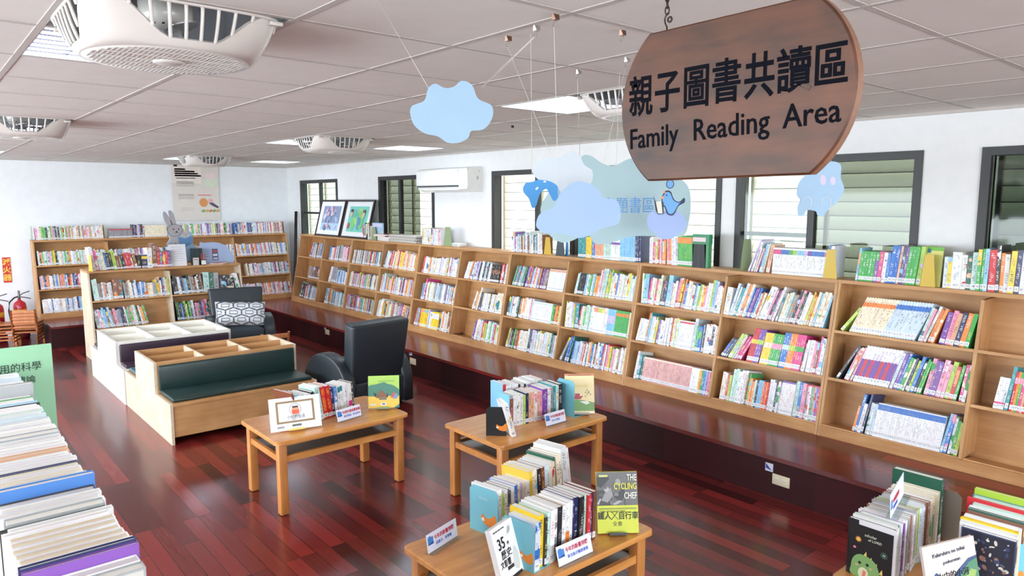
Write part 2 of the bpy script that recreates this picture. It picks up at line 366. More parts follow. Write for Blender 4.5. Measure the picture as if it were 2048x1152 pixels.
for k, (c, p) in enumerate(zip(LC, LIGHTS)):
    x0, x1, y0, y1 = GX[c[0]]+.012, GX[c[0]+1]-.012, GY[c[1]]+.012, GY[c[1]+1]-.012
    L = empty('ceiling_light', ((x0+x1)/2, (y0+y1)/2, ZC), label=LL[k], cat='ceiling light', group='recessed ceiling lights')
    w, h = (x1-x0)/2, (y1-y0)/2
    part('housing', L, [lambda b: (b.box(-w, w, -h, h, .09, .1, M_HOUS), b.box(-w, -w+.006, -h, h, 0, .09, M_HOUS), b.box(w-.006, w, -h, h, 0, .09, M_HOUS), b.box(-w, w, -h, -h+.006, 0, .09, M_HOUS), b.box(-w, w, h-.006, h, 0, .09, M_HOUS))])
    part('tube_bank', L, [lambda b: [b.box(-w+.02, w-.02, y-.052, y+.052, .045, .06, M_DIFF) for y in (-.235, -.08, .08, .235)]])
    def slat(b):
        for i in range(1, 7 if k == 0 else 9): 
            y = -h+2*h*i/(7 if k == 0 else 9); b.box(-w+.006, w-.006, y-(.006 if k == 0 else .001), y+(.006 if k == 0 else .001), .004, .009 if k == 0 else .014, M_LOUVM if k == 0 else M_HOUS)
        for i in range(1, 4):
            x = -w+2*w*i/4; b.box(x-.002, x+.002, -h+.006, h-.006, .006, .022, M_HOUS)
    part('louver_grid', L, [slat])

M_FANW = flat((214, 208, 203), 0.28, coat=0.4, name='fan_white_gloss')
M_FANG = flat((186, 180, 175), 0.4, name='fan_grille')
M_CHROME = flat((214, 216, 220), 0.22, 0.55, name='fan_inner_metal')
def fan_pt(th, t, HW, rb=.258, drop=.128):
    # rounded square at the ceiling (t=1) to circle at the bottom (t=0)
    c, s_ = math.cos(th), math.sin(th); n = 5.0
    rs = HW/((abs(c)**n+abs(s_)**n)**(1/n))
    q = t**0.62
    r = rb+(rs-rb)*q
    z = -drop*(1-t**1.25)
    return (r*c, r*s_, z)
def make_fan():
    F = empty('ceiling_fan', (0, 0, 0)); HW = .308; N = 96
    def arch(th):
        a = (th % (math.pi/2))/(math.pi/2)          # 0..1 within a side, corners at .5 + .25 shift
        a = ((th-math.pi/4) % (math.pi/2))/(math.pi/2)
        e = min(a, 1-a)                                # 0 at a corner
        if e < .06: return 1.0
        u = min(1, (e-.06)/.30); return 1.0-(0.74)*(u*u*(3-2*u))
    b = MB(); K = 14; vs = []; idx = {}
    for i in range(N):
        th = 2*math.pi*i/N; top = arch(th)
        for k in range(K+1):
            idx[i, k] = len(vs); vs.append(fan_pt(th, top*k/K, HW))
    fs = [(idx[i, k], idx[(i+1) % N, k], idx[(i+1) % N, k+1], idx[i, k+1]) for i in range(N) for k in range(K)]
    inner = [(x*.97, y*.97, z+.006) for (x, y, z) in vs]
    b.add(vs, fs, M_FANW, smooth=True); b.add(inner, [f[::-1] for f in fs], M_FANW, smooth=True)
    rim = [(idx[i, K], idx[(i+1) % N, K]) for i in range(N)]; m0 = len(vs)
    b.add(vs+inner, [(a, c, c+m0, a+m0) for a, c in rim], M_FANW, smooth=True)
    b.build('shell', F)
    def ribs(b):
        for i in range(0, 40):
            th = 2*math.pi*(i+.5)/40
            tt = arch(th)
            if tt > .93: continue
            pts = [Vector(fan_pt(th, tt+(1-tt)*q/6, HW)) for q in range(7)]
            b.tube(pts, .006, M_FANW, n=6)
    part('guard_rib', F, [ribs])['kind'] = 'stuff'
    part('ceiling_flange', F, [lambda b: b.prism([fan_pt(2*math.pi*i/64, 1, HW+.004)[:2] for i in range(64)], -.004, .0, M_FANW) if False else b.tube([fan_pt(2*math.pi*i/64, 1, HW) for i in range(64)], .008, M_FANW, n=6, closed=True)])
    def grille(b):
        b.lathe([(.0, -.1285), (.259, -.1285), (.259, -.124), (0, -.124)], M_FANW, n=48)
        for k in range(33):
            y = -.235+.47*k/32; hw = math.sqrt(max(0, .240**2-y*y)); b.box(y-.003, y+.003, -hw, hw, -.1302, -.128, M_FANG)
        for y in (-.16, -.08, 0, .08, .16):
            hw = math.sqrt(.240**2-y*y); b.box(-hw, hw, y-.004, y+.004, -.1315, -.128, M_FANW)
    part('bottom_grille', F, [grille])
    part('centre_badge', F, [lambda b: b.lathe([(0, -.138), (.038, -.138), (.05, -.133), (.05, -.128), (0, -.128)], M_FANW, n=32)])
    part('motor', F, [lambda b: (b.lathe([(0, -.03), (.07, -.03), (.085, .02), (.085, .20), (0, .20)], M_FANW, n=32), [b.box(.071+.003*0, .0745, -.004+.0, .004, -.02, -.004, flat((20, 20, 20), .6), Rz(2*math.pi*i/16)) for i in range(16)])])
    def blades(b):
        for k in range(3):
            M = Rz(2*math.pi*k/3+.5) @ Rx(R(14)); b.prism(smooth_closed([(.05, -.03), (.14, -.055), (.235, -.05), (.25, .01), (.15, .045), (.05, .03)]), -.045, -.041, M_CHROME, M)
        b.lathe([(0, -.07), (.03, -.068), (.05, -.05), (.05, -.03), (0, -.03)], M_CHROME, n=24)
    part('fan_blades', F, [blades])
    part('inner_well', F, [lambda b: (b.box(-HW, HW, -HW, HW, .20, .206, M_CHROME), b.box(-HW, -HW+.004, -HW, HW, .002, .2, M_CHROME), b.box(HW-.004, HW, -HW, HW, .002, .2, M_CHROME), b.box(-HW+.004, HW-.004, -HW, -HW+.004, .002, .2, M_CHROME), b.box(-HW+.004, HW-.004, HW-.004, HW, .002, .2, M_CHROME))])
    for sx_ in (-1, 1):
        for sy_ in (-1, 1): part('corner_latch', F, [lambda b: b.rbox(sx_*.265-.022, sx_*.265+.022, sy_*.285-.010, sy_*.285+.010, -.022, -.008, .004, M_FANW)])
    return F
def copy_tree(o, parent=None):
    c = o.copy(); COL.objects.link(c); c.parent = parent
    for ch in list(o.children): copy_tree(ch, c)
    return c
FL = ['large glossy white box fan in the ceiling at upper left', 'white ceiling fan cut by the left edge of the photograph', 'white ceiling fan half hidden by the hanging wooden sign', 'white ceiling fan in the middle of the ceiling between two lights', 'small looking white ceiling fan above the wall poster']
f0 = make_fan()
for k, c in enumerate(FC):
    o = f0 if k == 0 else copy_tree(f0)
    o.location = ((GX[c[0]]+GX[c[0]+1])/2, (GY[c[1]]+GY[c[1]+1])/2, ZC-.001)
    tag(o, FL[k], 'ceiling fan', 'ceiling fans')

# ---------------------------------------------------------------- bookcases with leaning fronts
UH, UD, TH = 1.105, 0.45, math.atan(0.19)
LV = (0.085, 0.425, 0.765)
def bookcase(o, a, bdir, W, label, group, mz=M_CASEZ, mx=M_CASE, double=False):
    M = frame(o, a, bdir)
    B = empty('bookcase', M=M, label=label, cat='bookcase', group=group)
    s = math.tan(TH); D = UD if not double else .67
    if double: prof = [(0, 0), (D, 0), (D, UH), (UH*s, UH)]
    else: prof = [(0, 0), (D, 0), (D, UH), (UH*s, UH)]
    Mp = Matrix(((0, 0, 1, 0), (1, 0, 0, 0), (0, 1, 0, 0), (0, 0, 0, 1)))
    part('side_panel', B, [lambda b: b.prism(prof, 0, .02, mz, Mp)])
    part('side_panel', B, [lambda b: b.prism(prof, W-.02, W, mz, Mp)])
    ins = [(.003+.0*s, .08), (UD-.02, .08), (UD-.02, UH-.028), ((UH-.028)*s+.003, UH-.028)]
    part('divider', B, [lambda b: b.prism(ins, W/2-.01, W/2+.01, mz, Mp)])
    part('plinth', B, [lambda b: b.box(.02, W-.02, .004, .024, 0, .075, mx)])
    part('top_board', B, [lambda b: b.box(.0, W, (UH-.03)*s-.004, D-.001, UH-.001, UH+.024, mx)])
    dep = .235
    for z in LV:
        for h in (0, 1):
            x0, x1 = (.02, W/2-.01) if h == 0 else (W/2+.01, W-.02)
            Ms = T((0, z*s+.002, z)) @ Rx(-TH)
            part('shelf', B, [lambda b: b.box(x0, x1, 0, dep, -.02, 0, mx, Ms)])
    def back(b):
        y0 = dep; vs = [(.02, y0-.009, .012), (W-.02, y0-.009, .012), (W-.02, y0+(UH-.09)*s*.98, UH-.005), (.02, y0+(UH-.09)*s*.98, UH-.005)]
        b.add(vs+[(x, y+.008, z) for x, y, z in vs], [(0, 1, 2, 3), (7, 6, 5, 4)], mx)
    part('back_panel', B, [back])
    return M
UNITY = [2.41, 4.265, 6.12, 7.975, 9.83, 11.685]
ULAB = ['rightmost wall bookcase with mostly empty right half', 'second wall bookcase from right, under the big grey window', 'third wall bookcase from right, behind the three new book tables', 'fourth wall bookcase from right, under the small green bookend', 'fifth wall bookcase from right, under the lying magazine stack', 'wall bookcase in the corner under the two framed pictures']
UM = []
for k, y in enumerate(UNITY): UM.append(bookcase((4.98, y, BZ), (0, -1, 0), (1, 0, 0), 1.852, 'light wood '+ULAB[k], 'wall bookcases on the platform'))
FARM = [bookcase((1.41, 12.09, BZ), (1, 0, 0), (0, 1, 0), 1.90, 'light wood bookcase on the far wall, left of the poster', 'wall bookcases on the platform'),
        bookcase((3.32, 12.09, BZ), (1, 0, 0), (0, 1, 0), 1.88, 'light wood bookcase on the far wall, below and right of the poster', 'wall bookcases on the platform')]
FREEM = bookcase((1.69, 9.83, 0.001), (1, 0, 0), (0, 1, 0), 1.87, 'free standing bookcase with pale side panel and rabbit cutout on top', None, double=True, mz=M_PALE)
LEFTM = bookcase((0.49, 1.14, 0.001), (0, 1, 0), (-1, 0, 0), 1.86, 'low bookcase at left edge under the row of white books', None)

# ---------------------------------------------------------------- books
PAL = dict(w=(236, 236, 238), c=(240, 228, 198), y=(244, 206, 52), o=(240, 132, 48), r=(206, 44, 52), p=(240, 150, 180), m=(216, 58, 130), v=(120, 70, 160), n=(38, 46, 92),
           b=(44, 112, 196), s=(132, 194, 232), t=(40, 140, 150), g=(60, 168, 72), l=(176, 208, 72), k=(34, 34, 38), e=(150, 152, 156), q=(124, 72, 50), a=(188, 224, 210),
           f=(200, 188, 226), d=(28, 84, 66), h=(226, 168, 132), u=(206, 222, 236), z=(222, 166, 162))
CN = dict(w='white', c='cream', y='yellow', o='orange', r='red', p='pink', m='magenta', v='purple', n='navy', b='blue', s='sky blue', t='teal', g='green', l='lime green', k='black',
          e='grey', q='brown', a='mint', f='lilac', d='dark green', h='peach', u='pale blue', z='salmon pink')
def book_mat():
    m, n, l, p = new_mat('book_cover_print')
    def at(nm):
        x = n.new('ShaderNodeAttribute'); x.attribute_name = nm; return x
    col, ink, band, prm, uvn = at('Col'), at('Ink'), at('Band'), at('Prm'), n.new('ShaderNodeUVMap')
    uvn.uv_map = 'UVMap'
    uv = n.new('ShaderNodeSeparateXYZ'); l.new(uvn.outputs[0], uv.inputs[0])
    ps = n.new('ShaderNodeSeparateXYZ'); l.new(prm.outputs['Vector'], ps.inputs[0])
    def mth(op, a, b_=None, c=None):
        x = n.new('ShaderNodeMath'); x.operation = op
        for i, q in enumerate((a, b_, c)):
            if q is None: continue
            if isinstance(q, (int, float)): x.inputs[i].default_value = q
            else: l.new(q, x.inputs[i])
        return x.outputs[0]
    def rng(v, a, b_): return mth('MULTIPLY', mth('GREATER_THAN', v, a), mth('LESS_THAN', v, b_))
    u, v = uv.outputs['X'], uv.outputs['Y']
    # glyph marks: small cells down the spine
    cb = n.new('ShaderNodeCombineXYZ')
    l.new(mth('MULTIPLY', u, mth('MULTIPLY', ps.outputs['Y'], 1.0)), cb.inputs[0]); l.new(mth('MULTIPLY', v, ps.outputs['Z']), cb.inputs[1])
    l.new(mth('MULTIPLY', col.outputs['Alpha'], 17.3), cb.inputs[2])
    nz = n.new('ShaderNodeTexNoise'); nz.inputs['Scale'].default_value = 230; nz.inputs['Detail'].default_value = 1.5; l.new(cb.outputs[0], nz.inputs['Vector'])
    n2 = n.new('ShaderNodeTexNoise'); n2.inputs['Scale'].default_value = 26; n2.inputs['Detail'].default_value = 0; l.new(cb.outputs[0], n2.inputs['Vector'])
    gap = mth('GREATER_THAN', mth('FRACT', mth('MULTIPLY', mth('MULTIPLY', v, ps.outputs['Z']), 72.0)), 0.22)
    gl = mth('MULTIPLY', mth('MULTIPLY', mth('GREATER_THAN', nz.outputs['Fac'], .53), gap), mth('MULTIPLY', mth('GREATER_THAN', n2.outputs['Fac'], .49), mth('MULTIPLY', rng(u, .22, .78), rng(v, .24, .92))))
    # large colour blotch of the printed spine art
    n3 = n.new('ShaderNodeTexNoise'); n3.inputs['Scale'].default_value = 14; n3.inputs['Detail'].default_value = 2; l.new(cb.outputs[0], n3.inputs['Vector'])
    art = mth('MULTIPLY', mth('GREATER_THAN', n3.outputs['Fac'], .585), mth('GREATER_THAN', v, .02))
    def mix(f, a, b_):
        x = n.new('ShaderNodeMix'); x.data_type = 'RGBA'
        if isinstance(f, float): x.inputs[0].default_value = f
        else: l.new(f, x.inputs[0])
        for i, q in ((6, a), (7, b_)):
            if isinstance(q, tuple): x.inputs[i].default_value = q
            else: l.new(q, x.inputs[i])
        return x.outputs[2]
    c = mix(mth('MULTIPLY', art, ink.outputs['Alpha']), col.outputs['Color'], band.outputs['Color'])
    c = mix(mth('MULTIPLY', mth('GREATER_THAN', v, ps.outputs['X']), mth('LESS_THAN', v, mth('ADD', ps.outputs['X'], band.outputs['Alpha']))), c, band.outputs['Color'])
    c = mix(gl, c, ink.outputs['Color'])
    lab = mth('MULTIPLY', rng(v, .045, .165), rng(u, .02, .98))
    c = mix(lab, c, (.80, .81, .83, 1))
    tick = mth('MULTIPLY', mth('MULTIPLY', rng(v, .075, .135), rng(u, .2, .8)), mth('GREATER_THAN', nz.outputs['Fac'], .5))
    c = mix(tick, c, (.25, .25, .28, 1))
    l.new(c, p.inputs['Base Color']); p.inputs['Roughness'].default_value = 0.38
    return m
M_BOOK = book_mat()
def pages_mat(name, rgb, rgb2):
    m, n, l, p = new_mat(name); tc = n.new('ShaderNodeTexCoord'); mp = n.new('ShaderNodeMapping'); mp.inputs['Scale'].default_value = (900, 3, 3)
    l.new(tc.outputs['Object'], mp.inputs[0]); nz = n.new('ShaderNodeTexNoise'); nz.inputs['Scale'].default_value = 1; nz.inputs['Detail'].default_value = 1
    l.new(mp.outputs[0], nz.inputs['Vector']); mx = n.new('ShaderNodeMix'); mx.data_type = 'RGBA'; mx.inputs[6].default_value = lin(rgb)+(1,); mx.inputs[7].default_value = lin(rgb2)+(1,)
    l.new(nz.outputs['Fac'], mx.inputs[0]); l.new(mx.outputs[2], p.inputs['Base Color']); p.inputs['Roughness'].default_value = .8
    return m
M_PAGES = pages_mat('book_pages', (246, 244, 238), (222, 218, 208))
M_PAGEC = pages_mat('cream_book_pages', (236, 222, 198), (214, 198, 170))
class BookMesh:
    """collects books; faces carry colour attributes for the shared cover material"""
    def __init__(s): s.v = []; s.f = []; s.mi = []; s.uv = []; s.col = []; s.ink = []; s.band = []; s.prm = []
    def quad(s, pts, M, k, uv, rec, spine=False):
        b = len(s.v); s.v += [tuple(M @ Vector(p)) for p in pts]; s.f.append((b, b+1, b+2, b+3)); s.mi.append(k)
        s.uv += uv if uv else [(0, 0)]*4
        s.col.append(rec['col']+(rec['seed'],)); s.ink.append(rec['ink']+(rec['art'] if spine else rec['art']*.6,))
        s.band.append(rec['band']+(rec['bw'] if spine else 0.0,)); s.prm.append((rec['v0'] if spine else 2.0, rec['t'], rec['h'], 0))
    def book(s, rec, M, page=1):
        t, h, d = rec['t'], rec['h'], rec['d']; e = min(.0016, t*.16); z = .0025
        sp = [(0, 0), (1, 0), (1, 1), (0, 1)]; cv = [(0, 0), (0, 0), (0, 0), (0, 0)]
        s.quad([(0, 0, 0), (t, 0, 0), (t, 0, h), (0, 0, h)], M, 0, sp, rec, True)
        s.quad([(0, d, 0), (0, 0, 0), (0, 0, h), (0, d, h)], M, 0, cv, rec)
        s.quad([(t, 0, 0), (t, d, 0), (t, d, h), (t, 0, h)], M, 0, cv, rec)
        s.quad([(e, e, h), (t-e, e, h), (t-e, d, h), (e, d, h)], T((0, 0, 0)) if False else M @ T((0, 0, -z)), page, None, rec)
        s.quad([(t-e, d-.002, 0), (e, d-.002, 0), (e, d-.002, h-z), (t-e, d-.002, h-z)], M, page, None, rec)
        s.quad([(0, 0, h), (t, 0, h), (t, e, h), (0, e, h)], M, 0, cv, rec)
        s.quad([(0, 0, h), (e, 0, h), (e, d, h), (0, d, h)], M, 0, cv, rec)
        s.quad([(t-e, 0, h), (t, 0, h), (t, d, h), (t-e, d, h)], M, 0, cv, rec)
        s.quad([(0, d, 0), (t, d, 0), (t, 0, 0), (0, 0, 0)], M, 0, cv, rec)
        for x0, x1 in ((e, 0), (t, t-e)):
            if x0 == e: s.quad([(e, 0, h-z), (e, d, h-z), (e, d, h), (e, 0, h)], M, 0, cv, rec)
            else: s.quad([(t-e, d, h-z), (t-e, 0, h-z), (t-e, 0, h), (t-e, d, h)], M, 0, cv, rec)
    def build(s, name, parent=None, pm=None):
        me = bpy.data.meshes.new(name); me.from_pydata(s.v, [], s.f); me.update()
        me.materials.append(M_BOOK); me.materials.append(pm or M_PAGES)
        me.polygons.foreach_set('material_index', s.mi)
        uv = me.uv_layers.new(name='UVMap'); uv.data.foreach_set('uv', [c for q in s.uv for c in q])
        for nm, dat in (('Col', s.col), ('Ink', s.ink), ('Band', s.band), ('Prm', s.prm)):
            a = me.attributes.new(nm, 'FLOAT_COLOR', 'FACE'); a.data.foreach_set('color', [c for q in dat for c in q])
        o = bpy.data.objects.new(name, me); COL.objects.link(o)
        if parent is not None: o.parent = parent
        return o
BOOKS = []       # every shelved book: record + matrix
def jit(c, a=8):
    q = random.randint(-a, a); return tuple(max(8, min(250, x+q+random.randint(-2, 2))) for x in c)
def mkrec(ch, t, h, d, ink=None, band=None, v0=2.0, bw=0.0, art=None):
    c = PAL[ch]; light = sum(c) > 430
    ik = PAL[ink] if ink else (random.choice([(30, 30, 36), (40, 50, 110), (170, 40, 46), (30, 30, 36)]) if light else random.choice([(240, 240, 240), (244, 226, 130), (240, 240, 240)]))
    bd = PAL[band] if band else random.choice([PAL[x] for x in 'wcprbstgoyfahe'])
    if art != 0: c = tuple(int(x*.84+236*.16) for x in c)
    return dict(ch=ch, col=lin(jit(c)), ink=lin(ik), band=lin(bd), v0=v0, bw=bw, t=t, h=h, d=d, seed=random.random(), art=art if art is not None else random.choice([0, 0, 1.0, 1.0]))
def row(M, x0, x1, segs, name, dmax=.17, tilt=0.0, fit=True):
    """M: local x along the row, y into the shelf, z up; segs: (n, colours, (t0,t1), (h0,h1), lean degrees, options)"""
    st_ = random.getstate(); n0 = len(BOOKS); full = True
    for ps_ in range(2):
        random.setstate(st_); del BOOKS[n0:]
        k_ = 1.0 if ps_ == 0 else fk
        x, full, hs_ = _row(M, x0, x1, segs, name, dmax, tilt, k_)
        if ps_ == 0:
            fk = (x1-x0-hs_)/max(.01, x-x0) if (full and fit) else 1.0
            if fk > 1.45: fk = 1.0 if fk > 2.0 else 1.45
            if not full or abs(fk-1) < .01: break
    sh = x1-x-hs_
    if fit and 0 < sh < .35:
        for b_ in BOOKS[n0:]:
            b_['M'] = M @ T((sh, 0, 0)) @ M.inverted() @ b_['M']; b_['c'] = M @ T((sh, 0, 0)) @ M.inverted() @ b_['c']
    return x
def _row(M, x0, x1, segs, name, dmax, tilt, fk):
    x = x0; prev = 0.0; hp = .2; idx = 0; first = True
    for seg in segs:
        n, cols, tt, hh, lean, *op = seg; op = op[0] if op else {}
        if op.get('gap'): x += op['gap']; prev = R(lean) if first else prev; prev = 0
        ser = op.get('ser')
        for i in range(n):
            ch = cols[i % len(cols)] if (ser or op.get('seq')) else random.choice(cols)
            t = tt[0] if ser else random.uniform(*tt); h = hh[0] if ser else random.uniform(*hh)
            t *= fk
            if not op.get('det') and tilt > 0: h = min(h*1.05, .283)
            if not ser and not op.get('det') and ch not in 'kq' and random.random() < .16: ch = random.choice('wwcu')
            ph = R(lean) if ser else R(lean)*random.uniform(.94, 1.06)
            if not first and ph < prev: x += hp*(math.sin(prev)-math.sin(ph))
            if t/math.cos(ph)+x+(h*math.sin(ph) if ph > 0 else 0) > x1+.012: return x, False, max(0, hp*math.sin(prev))
            d = min(dmax, h*random.uniform(.66, .76)) if not op.get('d') else op['d']
            rec = mkrec(ch, t, h, d, op.get('ink'), (op['band'][i*len(op['band'])//n] if op.get('band') else None), op.get('v0', 2.0), op.get('bw', 0.0), op.get('art', 0.0 if ser else None))
            back = op.get('back', 0.0)+(0 if ser else random.uniform(0, .012))
            adv = t/math.cos(ph)+.0006
            if ph >= 0: Mb = M @ T((x+adv, back, 0)) @ Rx(-tilt) @ Ry(ph) @ T((-t, 0, 0))
            else: Mb = M @ T((x, back, 0)) @ Rx(-tilt) @ Ry(ph)
            Mb = Mb
            idx += 1
            c = Mb @ Vector((t/2, 0, h/2)); dist = (c-CAM.location).length
            v = CAM.matrix_basis.inverted() if False else None
            BOOKS.append(dict(rec=rec, M=Mb, name=name, i=idx, c=c, score=t*h/dist**2, op=op))
            x += adv; prev = ph; hp = h; first = False
    return x, True, max(0, hp*math.sin(prev))
def shelf_row(UMi, W, bay, lv, x0, segs, name, fit=True):
    s = math.tan(TH); z = LV[lv]
    off = .02 if bay == 0 else W/2+.01; end = W/2-.012 if bay == 0 else W-.022
    M = UMi @ T((0, z*s+.004, z+.0006))
    row(M, off+x0, end, segs, name, .2, TH, fit)
def top_row(UMi, x0, x1, segs, name, y=.235, **k):
    row(UMi @ T((0, y, UH+.0246)), x0, x1, segs, name, .19, 0.0)
B_ = [(.010, .026), (.19, .235)]
th, tn, md = (.016, .034), (.006, .014), (.011, .022)
hA, hB, hC = (.19, .22), (.21, .25), (.24, .28)
MIX = 'wwwccpsbrgyovtaelu'; KID = 'wwprsgyobvtalmcuuf'; PALE = 'wwwwcupfaesw'
# unit 0 (rightmost)
nm = 'rightmost bookcase'
shelf_row(UM[0], 1.852, 0, 2, .03, [(1, 'l', md, (.19, .20), 34), (12, 'c', (.0165, .017), (.262, .262), 20, dict(ser=1, band='o', v0=.74, bw=.12, ink='q')), (12, 'u', (.0165, .017), (.262, .262), 20, dict(ser=1, band='b', v0=.76, bw=.13, ink='n')),
  (5, 'wpgoa', (.012, .02), (.22, .25), 16), (7, 'vphnogw', (.024, .032), (.205, .22), 9, dict(seq=1, art=0)), (3, 'nbs', md, (.20, .22), 6), (7, 'yllygpp', (.013, .016), (.232, .232), 4, dict(ser=1, band='w', v0=.955, bw=.04))], 'top row, left half of '+nm)
shelf_row(UM[0], 1.852, 0, 1, .05, [(1, 'k', md, (.26, .27), 27), (3, 'pch', md, (.23, .25), 18), (11, 'wwwwwwwwwww', (.0205, .021), (.262, .262), 15, dict(ser=1, band='vrvrvvrvrvv', v0=.16, bw=.48, art=0, ink='v')),
  (11, 'lbcbyknrgwv', md, (.21, .25), 13), (8, 'rpwylgvf', (.014, .03), (.21, .25), 8), (2, 'mm', (.018, .02), (.225, .23), 5), (1, 'y', md, (.2, .2), 5), (6, 'a', (.0185, .019), (.258, .258), 4, dict(ser=1, band='t', v0=.80, bw=.10, ink='t'))], 'middle row, left half of '+nm)
shelf_row(UM[0], 1.852, 0, 0, .215, [(1, 'o', md, (.17, .18), 8), (1, 'b', (.018, .02), (.26, .26), 8), (1, 'w', md, (.2, .2), 8), (1, 'n', (.013, .014), (.27, .27), 8), (3, 'usa', md, (.21, .215), 5), (34, 'w', (.0118, .012), (.224, .224), 4, dict(ser=1, band='b', v0=.80, bw=.17, ink='e')),
  (2, 'sb', md, (.24, .25), 8), (7, 'cylgdeb', md, (.19, .24), 6), (1, 'u', (.03, .03), (.24, .25), 5), (3, 'wpe', md, (.17, .23), 4)], 'bottom row, left half of '+nm)
shelf_row(UM[0], 1.852, 1, 2, .30, [(1, 'y', md, (.20, .21), 38), (12, 'ywlh', md, hB, 14)], 'top row, right half of '+nm, fit=False)
shelf_row(UM[0], 1.852, 1, 1, .12, [(3, 'w', (.018, .02), (.19, .19), 6, dict(ser=1, band='m', v0=.1, bw=.12)), (1, 't', md, (.26, .26), 5), (12, 'rogmhrobg', (.013, .0135), (.235, .235), 4, dict(ser=1, band='p', v0=.7, bw=.15)), (10, KID, md, hA, 3)], 'middle row, right half of '+nm, fit=False)
top_row(UM[0], .10, .56, [(1, 's', (.012, .012), (.235, .235), 6), (5, 'g', (.0165, .017), (.215, .215), 5, dict(ser=1, ink='w', art=0)), (1, 'v', md, (.215, .215), 5), (1, 'm', md, (.218, .218), 5), (2, 'bl', md, (.212, .212), 5),
  (2, 'b', (.022, .023), (.262, .262), 6, dict(ser=1, ink='w', art=0)), (1, 'h', (.012, .012), (.262, .262), 6), (2, 'vn', (.015, .016), (.26, .26), 6), (3, 'g', (.018, .019), (.262, .262), 6, dict(ser=1, ink='w', art=0)), (1, 'l', (.022, .023), (.265, .266), 6)], 'top board of '+nm+', left of yellow bookend')
top_row(UM[0], .655, 1.84, [(2, 'uy', md, (.2, .21), 1), (1, 'w', (.038, .038), (.235, .24), 1), (2, 'wd', md, (.22, .23), 1), (3, 'agw', md, (.24, .27), 1), (1, 's', md, (.27, .27), 1), (1, 'r', (.026, .026), (.265, .266), 0, dict(art=0)), (1, 'k', md, (.29, .3), 0), (2, 'ro', md, (.24, .25), 0),
  (4, 'yynv', (.014, .02), (.25, .27), 2), (2, 'mp', md, (.24, .25), 2), (30, KID, (.010, .020), (.20, .29), 1)], 'top board of '+nm+', right of yellow bookend')
# unit 1
nm = 'second bookcase'
shelf_row(UM[1], 1.852, 0, 2, .03, [(1, 'd', md, (.26, .27), -5), (2, 's', (.02, .026), (.25, .262), -4), (5, 'wpcmw', (.012, .022), (.21, .24), 1), (1, 'c', md, (.26, .262), 2), (3, 'wnv', md, (.21, .23), 2), (1, 's', (.035, .036), (.265, .27), 2), (4, 'bfyw', tn, (.2, .23), 2),
  (4, 'prqo', (.012, .018), (.24, .262), 5), (6, 'oycwbs', md, (.20, .24), 4), (5, 'lycpa', md, (.2, .22), 4), (8, 'glfwwsew', (.010, .018), (.22, .262), 3)], 'top row, left half of '+nm)
shelf_row(UM[1], 1.852, 1, 2, -.0, [(1, 'w', (.05, .05), (.215, .22), 3, dict(art=1.0)), (1, 'g', (.02, .02), (.26, .262), 12, dict(art=0)), (2, 'tr', md, (.23, .24), 14), (3, 'oyo', (.02, .024), (.25, .27), 15), (4, 'wvbs', md, (.23, .25), 15), (3, 'arn', md, (.2, .22), 15),
  (2, 'wy', (.024, .034), (.26, .272), 17), (3, 'pnd', md, (.24, .25), 17), (1, 'd', (.018, .02), (.27, .275), 16), (6, 'uacwye', (.014, .02), (.215, .235), 13), (3, 'pks', md, (.23, .26), 13), (5, 'rolyl', md, (.22, .26), 13), (6, 'uslcdr', (.014, .026), (.24, .27), 12)], 'top row, right half of '+nm)
shelf_row(UM[1], 1.852, 0, 1, .03, [(4, 'wuwc', md, (.19, .2), 8), (1, 'o', tn, (.255, .26), 7), (1, 't', tn, (.262, .262), 7), (7, 'ysclwap', tn, (.2, .235), 5), (3, 'vnw', md, (.2, .23), 3), (3, 'glw', tn, (.23, .24), 2), (3, 'pmr', (.012, .018), (.24, .245), 1), (4, 'aasy', (.012, .018), (.235, .25), 1),
  (9, 'w', (.0135, .014), (.235, .235), 1, dict(ser=1, band='r', v0=.90, bw=.06, ink='n')), (1, 'v', (.026, .026), (.262, .265), 1), (4, 'gtbb', (.0125, .013), (.21, .21), 1, dict(ser=1, band='g', v0=.5, bw=.3)), (8, 'wkwowkwa', (.010, .022), (.22, .25), 1)], 'middle row, left half of '+nm)
shelf_row(UM[1], 1.852, 1, 1, .02, [(3, 'wnk', md, (.17, .18), 30), (2, 'ml', md, (.22, .23), 27), (4, 'mpya', tn, (.2, .22), 26), (1, 'm', (.02, .02), (.2, .205), 26), (3, 'r', (.0165, .017), (.262, .262), 9, dict(ser=1, band='y', v0=.55, bw=.13, ink='n', gap=.05, art=0)), (3, 'v', (.0165, .017), (.262, .262), 9, dict(ser=1, band='l', v0=.55, bw=.13, ink='w', art=0)),
  (4, 'y', (.0165, .017), (.242, .242), 7, dict(ser=1, band='c', v0=.53, bw=.17, ink='o', art=0)), (5, 'g', (.0165, .017), (.242, .242), 7, dict(ser=1, band='p', v0=.53, bw=.17, ink='w', art=0)), (3, 'b', (.0165, .017), (.262, .262), 6, dict(ser=1, band='a', v0=.52, bw=.14, ink='w', art=0)), (3, 'o', (.0165, .017), (.262, .262), 6, dict(ser=1, band='l', v0=.52, bw=.14, art=0)), (4, 'm', (.0165, .017), (.262, .262), 6, dict(ser=1, band='g', v0=.52, bw=.14, art=0)),
  (2, 'wt', md, (.2, .235), 6), (1, 'w', (.034, .034), (.23, .235), 4), (2, 'pq', md, (.22, .23), 3), (1, 'm', md, (.275, .276), 3), (1, 'w', (.026, .026), (.255, .26), 3, dict(band='s', v0=.2, bw=.15)), (6, 'goawaa', (.012, .03), (.21, .25), 2)], 'middle row, right half of '+nm)
